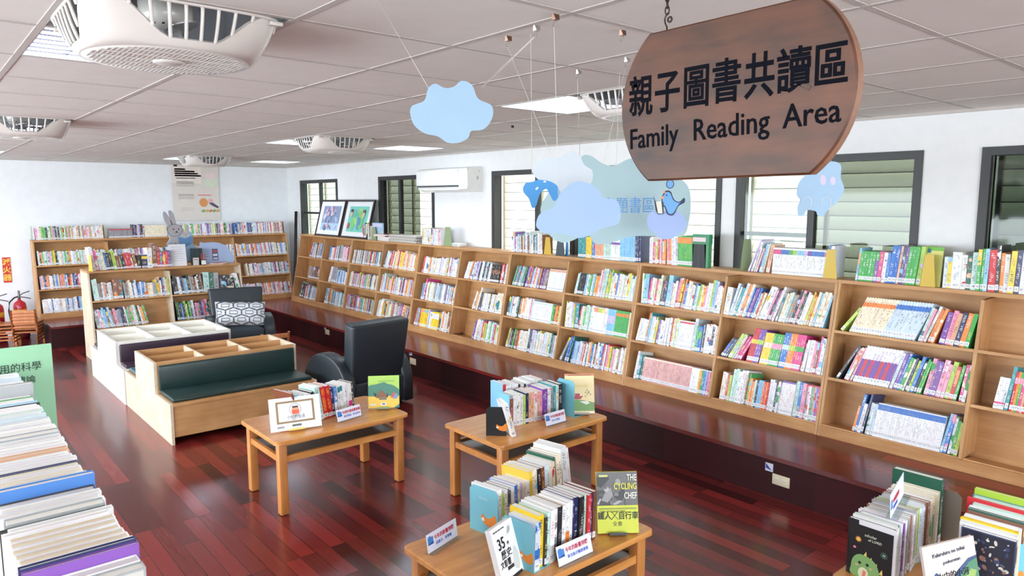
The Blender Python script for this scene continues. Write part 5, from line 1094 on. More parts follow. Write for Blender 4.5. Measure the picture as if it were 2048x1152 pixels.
def chain_at(x, lab):
    c = empty('chain', M=SM @ T((x, .198, -.015)), label=lab, cat='chain', group='chains of the wooden sign')
    def hk(b):
        b.tube([(0, -.006, 0), (0, .012, 0), (-.006, .022, 0), (-.008, .034, 0), (-.002, .046, 0), (.006, .048, 0)], .0022, M_IRON, n=8)
        b.tube([(.009+.0065*math.cos(a), .030+.0065*math.sin(a), 0) for a in [2*math.pi*k/16 for k in range(16)]], .0026, M_IRON, n=8, closed=True)
    part('screw_hook', c, [hk])
    for i in range(5):
        y = .055+.0165*i
        M = T((0, y, 0)) @ Ry(R(90*(i % 2)+20))
        part('chain_link', c, [lambda b: b.tube([(.0055*math.cos(a), .0115*math.sin(a), 0) for a in [2*math.pi*k/18 for k in range(18)]], .0019, M_IRON, M, n=7, closed=True)])
    return c
chain_at(-.188, 'rusty iron hook and chain at upper left of the wooden sign'); chain_at(.188, 'rusty iron hook and chain at upper right of the wooden sign')

# ---------------------------------------------------------------- paper cloud mobiles
FOAM = flat((224, 226, 230), .7)
def cloud_frame(c, tiltz=0.0):
    d = Vector((c[0], c[1], 0)).normalized(); a = Vector((d.y, -d.x, 0)); y = Vector((0, 0, 1)); z = a.cross(y)
    M = Matrix(((a.x, y.x, z.x, c[0]), (a.y, y.y, z.y, c[1]), (a.z, y.z, z.z, c[2]), (0, 0, 0, 1)))
    return M @ Ry(R(tiltz))
def cutout(name, c, pts, rgb, label, tw=0.0, k=6, t=.006, sm=True, group=None, cat='paper cloud'):
    e = empty(name, M=cloud_frame(c, tw), label=label, cat=cat, group=group)
    P_ = smooth_closed(pts, k) if sm else pts
    return part('board', e, [lambda b: b.prism(P_, -t, 0, flat(rgb, .7), sidemat=FOAM)])
# upper left cloud; outline in metres around its centre
s_ = .00168
def px(pts, cx_, cy_, sc_): return [((x-cx_)*sc_, (cy_-y)*sc_) for x, y in pts]
cutout('paper_cloud', (1.436, 2.0, 2.292), px([(822, 230), (826, 214), (850, 203), (858, 180), (872, 170), (890, 178), (908, 176), (925, 164), (945, 172), (957, 198), (984, 212), (985, 236), (968, 258), (943, 262), (937, 275), (918, 285), (895, 285), (876, 273), (850, 267), (830, 252)], 904, 226, s_), (156, 186, 212), 'sky blue paper cloud hanging alone under the ceiling')
c2 = (1.711, 1.672, 1.955); s2 = .00166
cutout('paper_cloud', c2, px([(1072, 448), (1080, 428), (1108, 414), (1120, 388), (1145, 366), (1172, 366), (1195, 380), (1206, 396), (1232, 402), (1240, 428), (1234, 448), (1205, 456), (1180, 470), (1158, 476), (1128, 468), (1090, 466), (1076, 458)], 1156, 428, s2), (148, 172, 212), 'large pale blue paper cloud in front of the others')
c3 = (1.986, 2.031, 2.108); s3 = .00196
cutout('paper_cloud', c3, px([(1064, 342), (1072, 324), (1092, 315), (1118, 316), (1136, 306), (1156, 308), (1168, 330), (1184, 342), (1182, 366), (1160, 384), (1130, 388), (1105, 368), (1078, 360)], 1124, 345, s3), (196, 204, 212), 'pale grey paper cloud at upper left of the cloud group')
c4 = (1.814, 1.966, 2.023); s4 = .00185
e = cutout('paper_cutout', c4, px([(1046, 376), (1052, 366), (1064, 364), (1076, 360), (1100, 363), (1116, 374), (1118, 392), (1108, 402), (1098, 386), (1092, 378), (1080, 388), (1072, 412), (1064, 415), (1058, 398), (1048, 386)], 1082, 388, s4), (76, 148, 208), 'small bright blue paper whale cutout left of the clouds', cat='paper cutout')
part('white_patch', e, [lambda b: (b.prism(px(ellipse(1074, 377, 4, 2, 10, -.8), 1082, 388, s4), 0, .0005, FOAM), b.prism(px(rect(1087, 362, 1092, 365), 1082, 388, s4), 0, .0005, FOAM))])
c5 = (2.572, 2.257, 2.001); s5 = .00235
def P5(pts): return px(pts, 1235, 400, s5)
e = cutout('paper_cloud', c5, P5([(1085, 440), (1082, 410), (1110, 370), (1150, 340), (1162, 314), (1180, 312), (1205, 328), (1228, 332), (1262, 318), (1300, 330), (1345, 352), (1370, 370), (1378, 400), (1376, 440), (1366, 470), (1330, 472), (1270, 472), (1240, 480), (1215, 488), (1190, 486), (1175, 466), (1150, 480), (1125, 486), (1098, 470)]), (156, 180, 186), 'large grey green paper cloud panel with blue Chinese lettering behind the clouds', k=5)
text('主題書區', .080, T((-.070, -.054, .0008)), flat((92, 146, 204), .6), e, sx=.76, bold=-.0002)
c6 = (2.544, 1.946, 1.897); s6 = .00218
def P6(pts): return px(pts, 1334, 448, s6)
e = cutout('paper_cloud', c6, P6([(1295, 440), (1302, 424), (1322, 422), (1340, 424), (1358, 425), (1371, 440), (1370, 456), (1356, 468), (1346, 476), (1324, 478), (1312, 468), (1298, 456)]), (148, 166, 206), 'violet blue paper cloud carrying a blue bird reading a book')
def bird(b):
    ol = flat((40, 50, 80), .6); bl = flat((104, 156, 206), .6)
    b.prism(P6(smooth_closed([(1323, 393), (1330, 382), (1340, 384), (1346, 398), (1356, 404), (1366, 396), (1367, 405), (1356, 412), (1350, 424), (1344, 431), (1334, 428), (1328, 414), (1320, 410), (1322, 402)])), .0, .003, ol)
    b.prism(P6(smooth_closed([(1325, 394), (1331, 385), (1339, 387), (1345, 400), (1356, 406), (1363, 401), (1355, 410), (1348, 423), (1343, 428), (1336, 426), (1330, 413), (1323, 408), (1324, 402)])), .003, .0036, bl)
    b.prism(P6([(1318, 396), (1326, 392), (1326, 399)]), .0036, .004, flat((224, 150, 96), .6)); b.prism(P6([(1324, 386), (1327, 380), (1330, 387)]), .0036, .004, flat((224, 150, 96), .6))
    b.prism(P6([(1306, 390), (1310, 402), (1326, 404), (1327, 428), (1316, 429), (1311, 420)]), .0036, .0046, ol); b.prism(P6([(1311, 403), (1322, 403), (1325, 427), (1316, 427)]), .0046, .005, flat((208, 206, 188), .6))
    b.prism(P6(ellipse(1338, 369, 8, 9, 16)), .0, .003, ol); b.prism(P6(ellipse(1338, 369, 6.5, 7.5, 16)), .003, .0036, bl); b.prism(P6(ellipse(1332, 391, 1.3, 2, 8)), .0036, .0042, ol)
part('bird_drawing', e, [bird])
c7 = (3.31, 1.65, 2.052); s7 = .00236
def P7(pts): return px(pts, 1640, 378, s7)
e = cutout('paper_cutout', c7, P7([(1597, 388), (1600, 366), (1612, 350), (1632, 342), (1648, 328), (1662, 324), (1676, 332), (1677, 356), (1684, 380), (1672, 404), (1658, 418), (1648, 432), (1638, 430), (1634, 422), (1618, 420), (1612, 431), (1602, 430), (1600, 412), (1604, 400)]), (160, 190, 216), 'pale blue paper creature with two pink ovals, under the sign right end', cat='paper cutout')
part('pink_marks', e, [lambda b: (b.prism(P7(ellipse(1645, 360, 5.5, 10.5, 16, -.12)), 0, .0006, flat((206, 196, 220), .6)), b.prism(P7(ellipse(1663, 362, 5, 8.5, 16, -.12)), 0, .0006, flat((206, 196, 220), .6)))])
part('white_outline', e, [lambda b: [b.tube([(x, y, .001) for x, y in P7([(ox-9, 410), (ox-5, 396), (ox+3, 392), (ox+9, 398), (ox+9, 412), (ox+6, 420)])], .0016, FOAM, n=5) for ox in (1616, 1652)]])

# strings and binder clips on the ceiling grid
M_STR = flat((214, 208, 200), .6)
def clip(x, y, col, label, rz=0):
    c = empty('binder_clip', (x, y, ZC-.004), R(rz), label=label, cat='binder clip', group='binder clips on the ceiling grid')
    part('clip_body', c, [lambda b: b.prism([(-.004, 0), (.004, 0), (.010, -.019), (-.010, -.019)], -.013, .013, col, Rx(R(90)) @ Matrix.Identity(4)) if False else b.add([(-.013, -.003, 0), (.013, -.003, 0), (.013, .003, 0), (-.013, .003, 0), (-.009, -.009, -.018), (.009, -.009, -.018), (.009, .009, -.018), (-.009, .009, -.018)], [(0, 1, 5, 4), (1, 2, 6, 5), (2, 3, 7, 6), (3, 0, 4, 7), (4, 5, 6, 7), (3, 2, 1, 0)], col)])
    part('wire_handle', c, [lambda b: b.tube([(-.004, 0, -.017), (-.006, .004, -.028), (-.004, .008, -.037), (.004, .008, -.037), (.006, .004, -.028), (.004, 0, -.017)], .0009, flat((150, 140, 134), .3, .8), n=5)])
MC = flat((124, 92, 78), .3, .7); MC2 = flat((176, 168, 162), .3, .6); MC3 = flat((30, 32, 34), .4)
CL = [((1.745, 2.07), MC, 'brown metal clip at left end of the ceiling clip row'), ((1.716, 1.885), MC2, 'silver clip between two brown clips on ceiling grid'), ((1.662, 1.735), MC, 'brown metal clip at the ceiling grid crossing'), ((1.995, 1.74), MC, 'brown metal clip left of the wooden sign hook'),
      ((2.382, 2.05), MC2, 'silver clip beside left edge of the wooden sign'), ((2.434, 2.385), MC2, 'silver clip at ceiling crossing left of the sign'), ((3.80, 4.46), MC3, 'small black clip on the far ceiling grid'), ((3.36, 1.63), MC2, 'silver clip hidden behind the wooden sign')]
for (p, m_, lab) in CL: clip(p[0], p[1], m_, lab)
def string(p, q, label):
    o = part('string', None, [lambda b: b.tube([p, q], .0009, M_STR, n=5)]); tag(o, label, 'string', 'strings of the paper clouds')
zc = ZC-.04
string((1.716, 1.892, zc), (1.522, 1.941, 2.376), 'slanting string from the silver clip to the lone blue cloud'); string((1.716, 1.899, zc), (1.518, 1.945, 2.376), 'second slanting string to the lone blue cloud')
string((1.055, 1.856, ZC-.003), (1.387, 2.055, 2.366), 'faint string from top edge to left side of lone blue cloud')
string((1.745, 2.078, zc), (1.960, 2.064, 2.168), 'string from the left brown clip to the pale grey cloud')
string((1.662, 1.743, zc), (1.666, 1.719, 2.000), 'vertical string from brown clip to the large pale blue cloud')
string((2.434, 2.393, zc), (2.046, 1.993, 2.172), 'string rising right from the pale grey cloud'); string((2.382, 2.058, zc), (2.531, 2.318, 2.150), 'pair string from silver clip to the lettered panel'); string((2.62, 2.30, ZC-.003), (2.579, 2.276, 2.150), 'vertical string above the middle of the lettered panel')
string((2.55, 1.955, ZC-.003), (2.549, 1.951, 1.950), 'string holding the violet cloud with the bird'); string((3.36, 1.638, zc), (3.36, 1.628, 2.170), 'string holding the pale blue creature'); string((1.79, 1.998, ZC-.003), (1.792, 1.991, 2.060), 'string holding the blue paper whale')

# ---------------------------------------------------------------- air conditioner
ac = empty('air_conditioner', (XR, 8.08, 2.10), label='white wall air conditioner over the second window from the corner', cat='air conditioner')
def acb(b):
    prof = [(0, 0), (0, .30), (-.15, .30), (-.20, .285), (-.225, .24), (-.225, .085), (-.19, .035), (-.10, 0)]
    Mx = Matrix(((1, 0, 0, 0), (0, 0, -1, 0), (0, 1, 0, 0), (0, 0, 0, 1)))
    b.prism(prof, 0, 1.12, M_WHITE, Mx)
acp = part('body', ac, [acb])
part('front_panel', ac, [lambda b: b.rbox(-.238, -.222, -.93, -.008, .088, .272, .006, M_WHITE)])
part('air_flap', ac, [lambda b: b.box(-.2, -.188, -.92, -.02, .028, .04, M_WHITE, T((-.01, 0, .0)))])
part('outlet_slot', acp, [lambda b: b.box(-.229, -.19, -.93, -.01, .066, .082, flat((44, 48, 54), .5))])
part('side_cover', ac, [lambda b: b.rbox(-.234, -.15, -1.118, -.94, .03, .285, .008, flat((228, 226, 220), .4))])
part('warning_sticker', acp, [lambda b: (b.prism([(-.06, .245), (-.04, .245), (-.05, .265)], 1.1205, 1.1215, flat((214, 180, 60), .5), Matrix(((1, 0, 0, 0), (0, 0, -1, 0), (0, 1, 0, 0), (0, 0, 0, 1)))), b.box(-.09, -.06, -1.1215, -1.1205, .15, .19, flat((190, 192, 196), .5)))])

# ---------------------------------------------------------------- things on the wall bookcases
ZT_ = BZ+UH+.025
def art_frame(y, label, items, tw):
    a = Vector((0, -1, 0)); M = frame((5.195, y, ZT_+.002), a, (0, 0, 1)) @ Rz(0) @ Ry(R(tw)) @ Rx(R(-15))
    w, h = .86, .60
    e = empty('framed_picture', M=M, label=label, cat='framed picture', group='framed pictures on the corner bookcase')
    def fr(b):
        m_ = flat((40, 28, 28), .4); f = .028
        b.box(0, w, 0, f, -.03, 0, m_); b.box(0, w, h-f, h, -.03, 0, m_); b.box(0, f, f, h-f, -.03, 0, m_); b.box(w-f, w, f, h-f, -.03, 0, m_)
    part('frame', e, [fr]); mo_ = part('mount', e, [lambda b: b.box(.028, w-.028, .028, h-.028, -.02, -.012, flat((236, 238, 240), .5))])
    b = MB()
    for k, (c, p) in enumerate(items): b.prism(p, -.012+.0006*k, -.011+.0006*k, flat(c, .5))
    b.build('picture', mo_)
rr = random.Random(8)
it1 = [((178, 204, 230), rect(.14, .10, .74, .50)), ((136, 150, 182), rect(.14, .22, .74, .50))]+[(rr.choice([(120, 136, 172), (170, 192, 216), (216, 204, 140), (222, 176, 186), (150, 166, 200), (200, 206, 226)]), ellipse(rr.uniform(.18, .70), rr.uniform(.14, .46), rr.uniform(.02, .07), rr.uniform(.015, .05), 12, rr.random()*3)) for _ in range(26)]
it2 = [((120, 206, 190), rect(.14, .10, .74, .50))]+[(rr.choice([(130, 200, 120), (90, 150, 190), (160, 214, 130), (110, 190, 170)]), ellipse(rr.uniform(.22, .66), rr.uniform(.16, .44), rr.uniform(.03, .08), rr.uniform(.02, .06), 12, rr.random()*3)) for _ in range(16)]+[((232, 190, 160), ellipse(.24, .38, .035, .05, 14)), ((60, 50, 60), ellipse(.24, .43, .04, .025, 14)), ((210, 90, 96), ellipse(.20, .19, .03, .05, 14)), ((232, 190, 160), ellipse(.62, .37, .035, .05, 14)), ((120, 70, 50), ellipse(.62, .42, .04, .025, 14))]
art_frame(11.16, 'black framed blue and violet picture, left of the two', it1, 0); art_frame(10.27, 'black framed green picture of two children, right of the two', it2, 0)
# lying magazines and display books by the framed pictures
for k, (c_, y0, w_, t_, dx, lab) in enumerate((((150, 120, 170), 9.10, .34, .020, .0, 'violet magazine at the bottom of the red stack'), ((200, 206, 214), 9.11, .33, .016, .005, 'pale grey magazine in the red stack'), ((150, 60, 86), 9.10, .34, .020, .01, 'dark red magazine in the middle of the stack'), ((196, 80, 110), 9.22, .30, .018, .02, 'crimson magazine second from top of the stack'), ((170, 60, 90), 9.20, .31, .014, .03, 'crimson magazine on top of the red stack'))):
    zb = ZT_+.0005+sum((.020, .016, .020, .018, .014)[:k])+.0005*k
    e = empty('magazine', (5.20, y0, zb), R(-3+2*k), label=lab, cat='magazine', group='red magazine stack'); part('cover', e, [lambda b: (b.box(0, .21, -w_, 0, 0, .0015, flat(c_, .4)), b.box(0, .21, -w_, 0, t_-.0015, t_, flat(c_, .4)))]); part('pages', e, [lambda b: b.box(.002, .208, -w_+.002, -.002, .0015, t_-.0015, M_PAGES)])
e = empty('display_book', M=frame((5.25, 9.33, ZT_), (0, -1, 0), (0, 0, 1)), label='blue sky covered book standing face out beside the magazine stack', cat='book')
part('cover', e, [lambda b: b.box(0, .31, 0, .25, -.014, 0, flat((168, 196, 222), .4))]); part('cover_picture', e, [lambda b: (b.prism(rect(.02, .19, .28, .235), 0, .0006, flat((210, 210, 236), .5)), b.prism([(.12, 0), (.31, 0), (.31, .13), (.2, .06)], 0, .0005, flat((220, 206, 150), .5)))])
bookend(be_M((5.22, 9.30, ZT_), (0, -1)), .14, .19, M_BEG, 'green bookend in front of the blue covered display book', 'taper')
st = empty('paper_stack', (5.205, 8.83, ZT_+.0005), label='long stack of flat grey magazines beside the crimson ones', cat='paper stack')
for k in range(8): part('sheet_bundle', st, [lambda b: b.box(.012*(k % 2)+.002*(k % 3), .20, -.74+.02*(k % 3), -.01*(k % 4), .0125*k, .0125*k+.0118, flat([(190, 186, 180), (206, 200, 190), (176, 170, 164)][k % 3], .7))])
bookend(be_M((5.24, 7.50, ZT_), (0, -1)), .19, .24, M_BEG, 'green bookend at the right of the white books on top', 'taper')
ck = empty('small_white_box', (5.24, 7.33, ZT_), label='small white box lying right of the green bookend', cat='box'); part('body', ck, [lambda b: b.rbox(0, .12, -.16, 0, 0, .045, .008, M_WHITE)]); part('face', ck, [lambda b: b.box(-.001, .001, -.14, -.02, .008, .036, flat((190, 194, 196), .4))])
bookend(be_M((5.215, 5.60, ZT_), (0, -1)), .115, .185, flat((210, 172, 56), .4), 'yellow bookend under the big paper clouds, third bookcase top', 'taper')
bookend(be_M((5.225, 5.43, ZT_), (0, -1)), .14, .20, flat((56, 70, 78), .4), 'dark bookend beside the yellow one, third bookcase top', 'taper')
bookend(be_M((5.25, 5.31, ZT_), (0, -1)), .05, .20, flat((54, 120, 170), .4), 'blue bookend left of the teal book set', 'taper')
# black binder on green holder
bd = empty('binder', M=frame((5.205, 3.70, ZT_), (0, -1, 0), (0, 0, 1)), label='black binder in a green red printed box, right of green books', cat='binder')
part('box_top', bd, [lambda b: (b.box(-.005, .165, .20, .285, -.05, .0, flat((30, 130, 84), .4)), b.box(.0, .13, .222, .258, 0, .0008, flat((232, 206, 210), .5)))])
part('box_side', bd, [lambda b: b.box(.135, .16, 0, .20, -.05, -.0, flat((60, 140, 90), .4))])
part('spine', bd, [lambda b: b.prism([(0, 0), (.135, 0), (.118, .20), (.016, .20)], -.06, .004, flat((40, 42, 46), .5))]); part('spine_seam', bd, [lambda b: b.box(.062, .066, .0, .2, .004, .0055, flat((90, 92, 96), .5))])
bookend(be_M((5.21, 3.235, ZT_), (0.0, -1)) @ Ry(R(70)), .12, .26, M_BEG, 'green bookend holding leaning books by the fifth window', 'taper')
bookend(be_M((5.20, 2.535, ZT_), (0, -1)), .105, .215, M_BEY, 'yellow bookend at right end of the white rainbow series', 'taper')
bookend(be_M((5.20, 1.865, ZT_), (0, -1)), .095, .215, M_BEY, 'yellow bookend between green books and tall mixed books', 'taper')
e = empty('display_book', M=frame((5.235, 1.945, ZT_), (0, -1, 0), (0, 0, 1)) @ Rx(R(-6)), label='yellow green picture book face out behind the rightmost yellow bookend', cat='book')
part('cover', e, [lambda b: b.box(0, .19, 0, .265, -.012, 0, flat((206, 204, 110), .4))]); part('cover_picture', e, [lambda b: (b.prism(rect(0, .24, .19, .265), 0, .0005, flat((110, 180, 70), .5)), b.prism(smooth_closed([(.0, 0), (.0, .12), (.03, .15), (.05, .11), (.05, 0)]), 0, .0006, flat((40, 70, 60), .5)), b.prism(rect(.09, .225, .115, .252), .0005, .001, flat((60, 110, 150), .5)))])

# far wall: poster, pole, fire extinguishers, sign
po = empty('poster', M=frame((3.475, YF-.022, 1.66), (1, 0, 0), (0, 0, 1)), label='beige reading event poster hanging high on the far wall', cat='poster')
part('sheet', po, [lambda b: (b.box(-.02, .735, .0, .92, -.002, 0, flat((222, 214, 206), .7)))])
def poi(b):
    def r(c, x0, y0, x1, y1, z=0): b.prism(rect(x0, y0, x1, y1), .0002+z, .0006+z, flat(c, .6))
    r((236, 226, 218), -.02, .62, .45, .92); 
    for k in range(4): r((240, 150, 150), .03+.0*k, .80+.0*k-.035*k+.04, .20+.05*k+.1*(k > 0), .825+.04-.035*k)
    r((230, 150, 140), .05, .70, .36, .712)
    for k in range(4): r((100, 90, 90) if k == 0 else (160, 150, 146), .05, .64-.022*k, .33, .648-.022*k)
    for k in range(4): r((100, 90, 90) if k == 0 else (160, 150, 146), .07, .43-.022*k, .32, .438-.022*k)
    for k in range(3): r((190, 180, 174), .10, .21-.022*k, .30, .216-.022*k)
    r((210, 80, 110), .38, .42, .60, .432)
    b.prism(ellipse(.60, .66, .11, .10, 24), .0002, .0004, flat((214, 226, 204), .6)); b.prism([(.50, .80), (.68, .80), (.68, .71), (.60, .71), (.61, .62), (.55, .70), (.50, .72)], .0008, .0012, flat((236, 214, 214), .6))
    b.prism(ellipse(.47, .30, .07, .075, 18), .0008, .0012, flat((216, 150, 90), .6)); b.prism([(.55, .30), (.62, .30), (.72, .23), (.70, .20), (.60, .25)], .0008, .0014, flat((90, 80, 100), .6)); b.prism(rect(.55, .31, .62, .36), .0008, .0014, flat((230, 170, 170), .6))
    for k in range(5): b.prism([(.42+.06*k, .16), (.47+.06*k, .19), (.50+.06*k, .16), (.45+.06*k, .13)], .0008, .0012, flat([(120, 170, 110), (216, 170, 110), (214, 130, 90)][k % 3], .6))
part('printed_picture', po, [poi]); part('hanging_clip', po, [lambda b: b.box(.02, .075, .895, .925, -.004, .004, K_)])
pl = part('leaning_pole', None, [lambda b: b.tube([(5.19, 12.02, BZ+.012), (5.395, 12.30, 1.80)], .026, K_, n=4)]); tag(pl, 'black square pole leaning in the far right corner', 'pole')
def extinguisher(x, y, label, scl=1.0):
    t = empty('fire_extinguisher', (x, y, 0), label=label, cat='fire extinguisher', group='fire extinguishers'); rd = flat((178, 24, 44), .3, coat=.4)
    part('base_stand', t, [lambda b: b.lathe([(.09, 0), (.10, .03), (.10, .11), (.085, .12)], flat((110, 20, 34), .5), n=24)])
    cy_ = part('cylinder', t, [lambda b: b.lathe([(.0, .121), (.078, .121), (.082, .14), (.082, .47), (.072, .52), (.04, .55), (.022, .56), (.022, .58)], rd, n=28)])
    part('label_band', cy_, [lambda b: b.lathe([(.0825, .20), (.0832, .201), (.0832, .23), (.0825, .231)], M_WHITE, n=28)]); part('label_band', cy_, [lambda b: b.lathe([(.0828, .36), (.0836, .361), (.0836, .43), (.0828, .431)], flat((230, 170, 50), .5), n=28)])
    for i in range(2): part('label_mark', cy_, [lambda b: [b.prism(ellipse(-.03+.05*j, .30-.05*i, .014, .012, 10), .0, .001, flat([(240, 200, 160), (236, 220, 216)][i], .5), T((0, -.0835, 0)) @ Rx(R(90))) for j in range(2)]])
    part('valve', t, [lambda b: b.lathe([(.014, .58), (.02, .60), (.014, .64), (.014, .70)], flat((120, 120, 124), .3, .8), n=14)])
    part('handle', t, [lambda b: (b.tube([(0, 0, .625), (.05, -.01, .66), (.13, -.02, .685)], .007, K_, n=6), b.tube([(0, 0, .61), (.06, -.01, .60), (.14, -.02, .575)], .007, K_, n=6))])
    part('hose', t, [lambda b: b.tube([(0, 0, .62), (-.06, 0, .60), (-.12, 0, .54), (-.135, 0, .42), (-.12, 0, .28), (-.10, 0, .18)], .011, K_, n=8)])
extinguisher(1.215, 12.45, 'whole red fire extinguisher behind the stacked child chairs'); extinguisher(.93, 12.30, 'red fire extinguisher cut by the left edge')
es = empty('extinguisher_sign', M=frame((1.075, YF-.006, .80), (1, 0, 0), (0, 0, 1)), label='vertical red sign with yellow fire extinguisher characters on the far wall', cat='sign')
part('plate', es, [lambda b: b.box(0, .10, 0, .37, -.003, 0, flat((206, 50, 46), .5))])
for k, ch in enumerate('滅火器'): text(ch, .105, T((-.002, .265-.115*k, .0008)), flat((240, 206, 90), .5), es, bold=.002)

# small wooden child chairs
M_KID = wood('orange_beech', (168, 96, 50), (206, 132, 82), .4, (2, 16, 16), axis='Z')
def kid_chair(loc, rz, label, group=None):
    t = empty('child_chair', loc, R(rz), label=label, cat='child chair', group=group); w, d = .32, .30
    for sx_ in (-1, 1):
        part('back_leg', t, [lambda b: b.tube([(sx_*w/2, d/2+.02, 0), (sx_*w/2*.97, d/2-.01, .26), (sx_*w/2*.97, d/2+.035, .50)], .0155, M_KID, n=8)]); part('leg', t, [lambda b: b.tube([(sx_*w/2, -d/2, 0), (sx_*w/2*.96, -d/2+.01, .255)], .015, M_KID, n=8)])
        part('side_rail', t, [lambda b: b.box(sx_*w/2-.009, sx_*w/2+.009, -d/2+.01, d/2, .10, .125, M_KID)])
    part('seat', t, [lambda b: b.rbox(-w/2-.012, w/2+.012, -d/2-.02, d/2-.005, .255, .275, .007, M_KID)])
    part('back_rail', t, [lambda b: b.rbox(-w/2, w/2, d/2+.018, d/2+.036, .43, .485, .006, M_KID)]); part('back_rail', t, [lambda b: b.rbox(-w/2, w/2, d/2+.004, d/2+.02, .345, .375, .005, M_KID)])
    part('front_rail', t, [lambda b: b.box(-w/2, w/2, -d/2-.008, -d/2+.010, .20, .235, M_KID)])
    return t
kid_chair((3.15, 8.03, 0), 178, 'small orange wooden child chair between the benches and the far armchair')
for k in range(4):
    kc_ = kid_chair((1.22, 11.74, .045*k), 158, ['bottom', 'second from bottom', 'third from bottom', 'topmost'][k]+' wooden child chair of the right stack', 'stacked child chairs'); kc_.scale = (.9, .9, .78)
for k in range(3):
    kc_ = kid_chair((.98, 12.02, .045*k), 78, ['bottom', 'middle', 'topmost'][k]+' wooden child chair of the left stack behind the other', 'stacked child chairs'); kc_.scale = (.9, .9, .78)

# things on the free standing bookcase
FZ = UH+.026; FY = 10.13
rb = empty('rabbit_cutout', M=frame((2.90, 10.36, FZ), (1, 0, 0), (0, 0, 1)), label='grey rabbit board cutout reading a blue book with a small rabbit', cat='board cutout')
q = .00705
def PR(pts): return px(pts, 384, 530, q)
GR = (172, 168, 172); OL = flat((70, 72, 84), .6)
def body(b):
    b.prism(PR(smooth_closed([(352, 432), (356, 428), (364, 440), (368, 450), (362, 430), (366, 426), (372, 434), (376, 455), (385, 460), (388, 470), (397, 466), (404, 474), (403, 490), (412, 500), (410, 515), (402, 520), (384, 530), (372, 530), (366, 505), (356, 492), (362, 480), (358, 468), (360, 458), (354, 445)])), -.012, 0, flat((148, 184, 210), .6), sidemat=FOAM)
    b.prism(PR(smooth_closed([(353, 432), (357, 430), (366, 446), (369, 456), (363, 456), (355, 446)], 4)), 0, .002, flat(GR, .6)); b.prism(PR(smooth_closed([(363, 428), (367, 427), (374, 444), (375, 458), (369, 456), (364, 442)], 4)), 0, .002, flat(GR, .6))
    b.prism(PR(ellipse(372, 464, 13.5, 11.5, 24)), .002, .004, flat(GR, .6)); b.prism(PR(smooth_closed([(364, 475), (380, 475), (386, 490), (382, 500), (366, 500), (362, 488)])), 0, .003, flat(GR, .6))
    b.prism(PR(ellipse(391, 473, 8, 6.5, 18)), .003, .005, flat((186, 182, 184), .6)); b.prism(PR([(387, 458), (390, 468), (386, 468)]), .002, .004, flat(GR, .6)); b.prism(PR([(395, 459), (396, 468), (392, 468)]), .002, .004, flat(GR, .6))
    b.prism(PR([(377, 477), (390, 480), (404, 475), (404, 488), (390, 497), (378, 490)]), .005, .009, flat((92, 134, 176), .6))
    for x, y, a_, c_ in ((369.5, 462, 1.2, 1.8), (379, 462, 1.2, 1.8), (375, 467, 2.0, 1.3), (388, 471, .8, 1.1), (394, 471, .8, 1.1), (391, 474.5, 1.2, .8)): b.prism(PR(ellipse(x, y, a_, c_, 8)), .005, .006, OL)
part('board', rb, [body])
def outl(b): b.tube([(x, y, .0045) for x, y in PR(ellipse(372, 464, 13.5, 11.5, 24))], .0025, OL, n=4, closed=True); b.tube([(x, y, .007) for x, y in PR([(370, 468), (373, 470), (375, 468), (377, 470), (380, 469)])], .002, OL, n=4); b.tube([(x, y, .006) for x, y in PR([(371, 488), (376, 494), (382, 493)])], .0025, OL, n=4)
part('outline', rb, [outl])
e = empty('sheet_stand', M=frame((2.66, 10.10, FZ), (1, 0, 0), (0, 0, 1)) @ Rx(R(-8)), label='white notice sheet standing at left of the rabbit cutout', cat='notice'); part('sheet', e, [lambda b: b.box(0, .215, 0, .29, -.004, 0, flat((228, 228, 234), .5))])
for k in range(7): part('printed_line', e, [lambda b: b.box(.03, .16+.02*(k % 2), .25-.03*k, .254-.03*k, .0002, .0008, flat((176, 176, 186), .6))])
e = empty('poster_stand', M=frame((3.10, 10.22, FZ), (1, 0, 0), (0, 0, 1)) @ Rx(R(-8)), label='pale blue poster board standing at right of the rabbit cutout', cat='notice'); part('sheet', e, [lambda b: b.prism(smooth_closed([(0, 0), (.42, 0), (.41, .16), (.26, .28), (.05, .29), (0, .28)], 4), -.006, 0, flat((170, 190, 226), .5))]); part('printed_picture', e, [lambda b: (b.prism(rect(.15, .04, .23, .20), 0, .0008, flat((96, 92, 130), .5)), [b.prism(rect(.16, .05+.05*k, .22, .08+.05*k), .0008, .0014, flat([(190, 200, 226), (216, 224, 240), (190, 80, 90)][k], .5)) for k in range(3)], [b.prism(rect(.02, .10+.03*k, .12, .105+.03*k), 0, .0008, flat((120, 120, 150), .5)) for k in range(4)])])
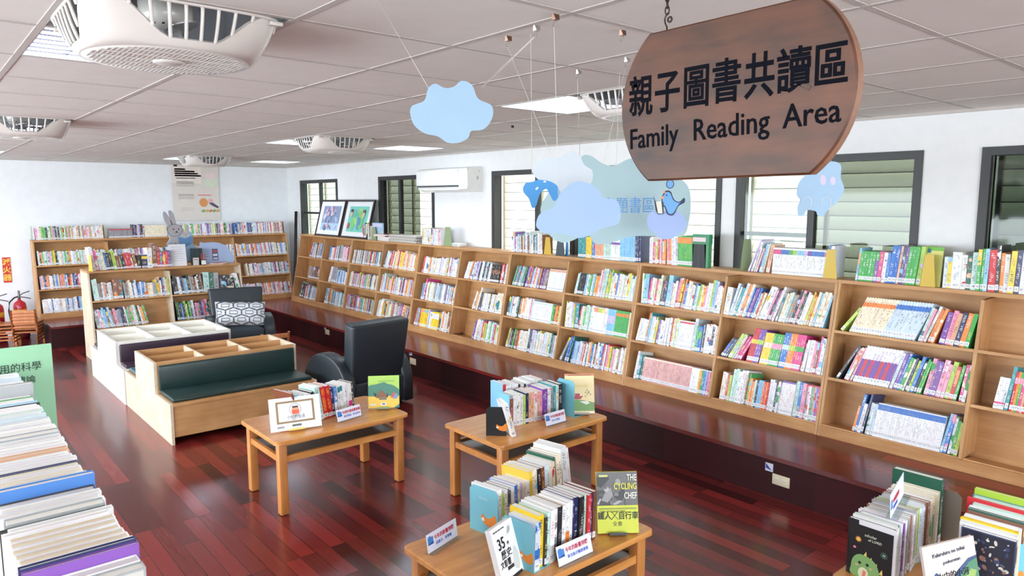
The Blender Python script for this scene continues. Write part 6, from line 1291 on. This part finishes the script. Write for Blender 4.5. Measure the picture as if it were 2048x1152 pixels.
e = empty('desk_box', (2.955, 10.12, FZ), label='black box behind the small white card, beside the rabbit', cat='box'); part('body', e, [lambda b: b.box(0, .13, 0, .08, 0, .22, flat((40, 56, 60), .5))]); part('seam', e, [lambda b: b.box(.062, .068, -.002, 0, .0, .22, flat((70, 90, 92), .5))])
e = empty('small_card', M=frame((2.945, 10.07, FZ), (1, 0, 0), (0, 0, 1)), label='small white card in front of the black box', cat='card'); part('sheet', e, [lambda b: b.box(0, .075, 0, .10, -.003, 0, flat((210, 208, 206), .5))]); part('printed_line', e, [lambda b: b.box(.01, .06, .07, .08, .0002, .0008, flat((190, 90, 90), .6))])
e = empty('pencil_cup', (3.075, 10.08, FZ), label='black and white pencil cup holding red pencils', cat='pencil cup'); part('cup', e, [lambda b: (b.box(-.035, .035, -.03, .03, 0, .07, K_), b.box(-.03, .03, -.0305, -.0302, .006, .062, M_WHITE))])
for k in range(5): part('pencil', e, [lambda b: b.tube([(-.018+.009*k, 0, .05), (-.032+.016*k, .0, .145+.01*(k % 2))], .0035, flat([(180, 60, 60), (200, 120, 100)][k % 2], .5), n=6)])
e = empty('leaflet_pile', (3.20, 10.08, FZ), label='loose white and red leaflets in front of the pale blue poster board', cat='leaflets')
for k in range(5): part('leaflet', e, [lambda b: b.box(-.08, .13, -.05, .05, .004*k, .004*k+.0035, flat([(230, 226, 224), (196, 110, 100), (226, 222, 220)][k % 3], .6), T((.02*k, 0, 0)) @ Rz(.2*k-.4))])
bookend(be_M((1.72, 10.10, FZ), (0.2, -1)) @ T((-.0, 0, 0)), .12, .20, M_BEY, 'yellow bookend at left end of the free standing bookcase top', 'taper')
# bookends on the far bookcases
for x, col, lab in ((1.425, M_BEG, 'green bookend at far left end of the far bookcase top'), (2.345, M_BEY, 'yellow bookend in the middle of left far bookcase top'), (3.27, M_BEY, 'yellow bookend at right end of left far bookcase top'), (3.345, M_BEG, 'green bookend beside the rabbit ears, far bookcase top'), (5.175, M_BEG, 'green bookend at right end of the right far bookcase top')):
    e = bookend(frame((x, 12.33, ZT_), (0, 1, 0), (0, 0, 1)), .17, .20, col, lab, 'taper', foot=.03)
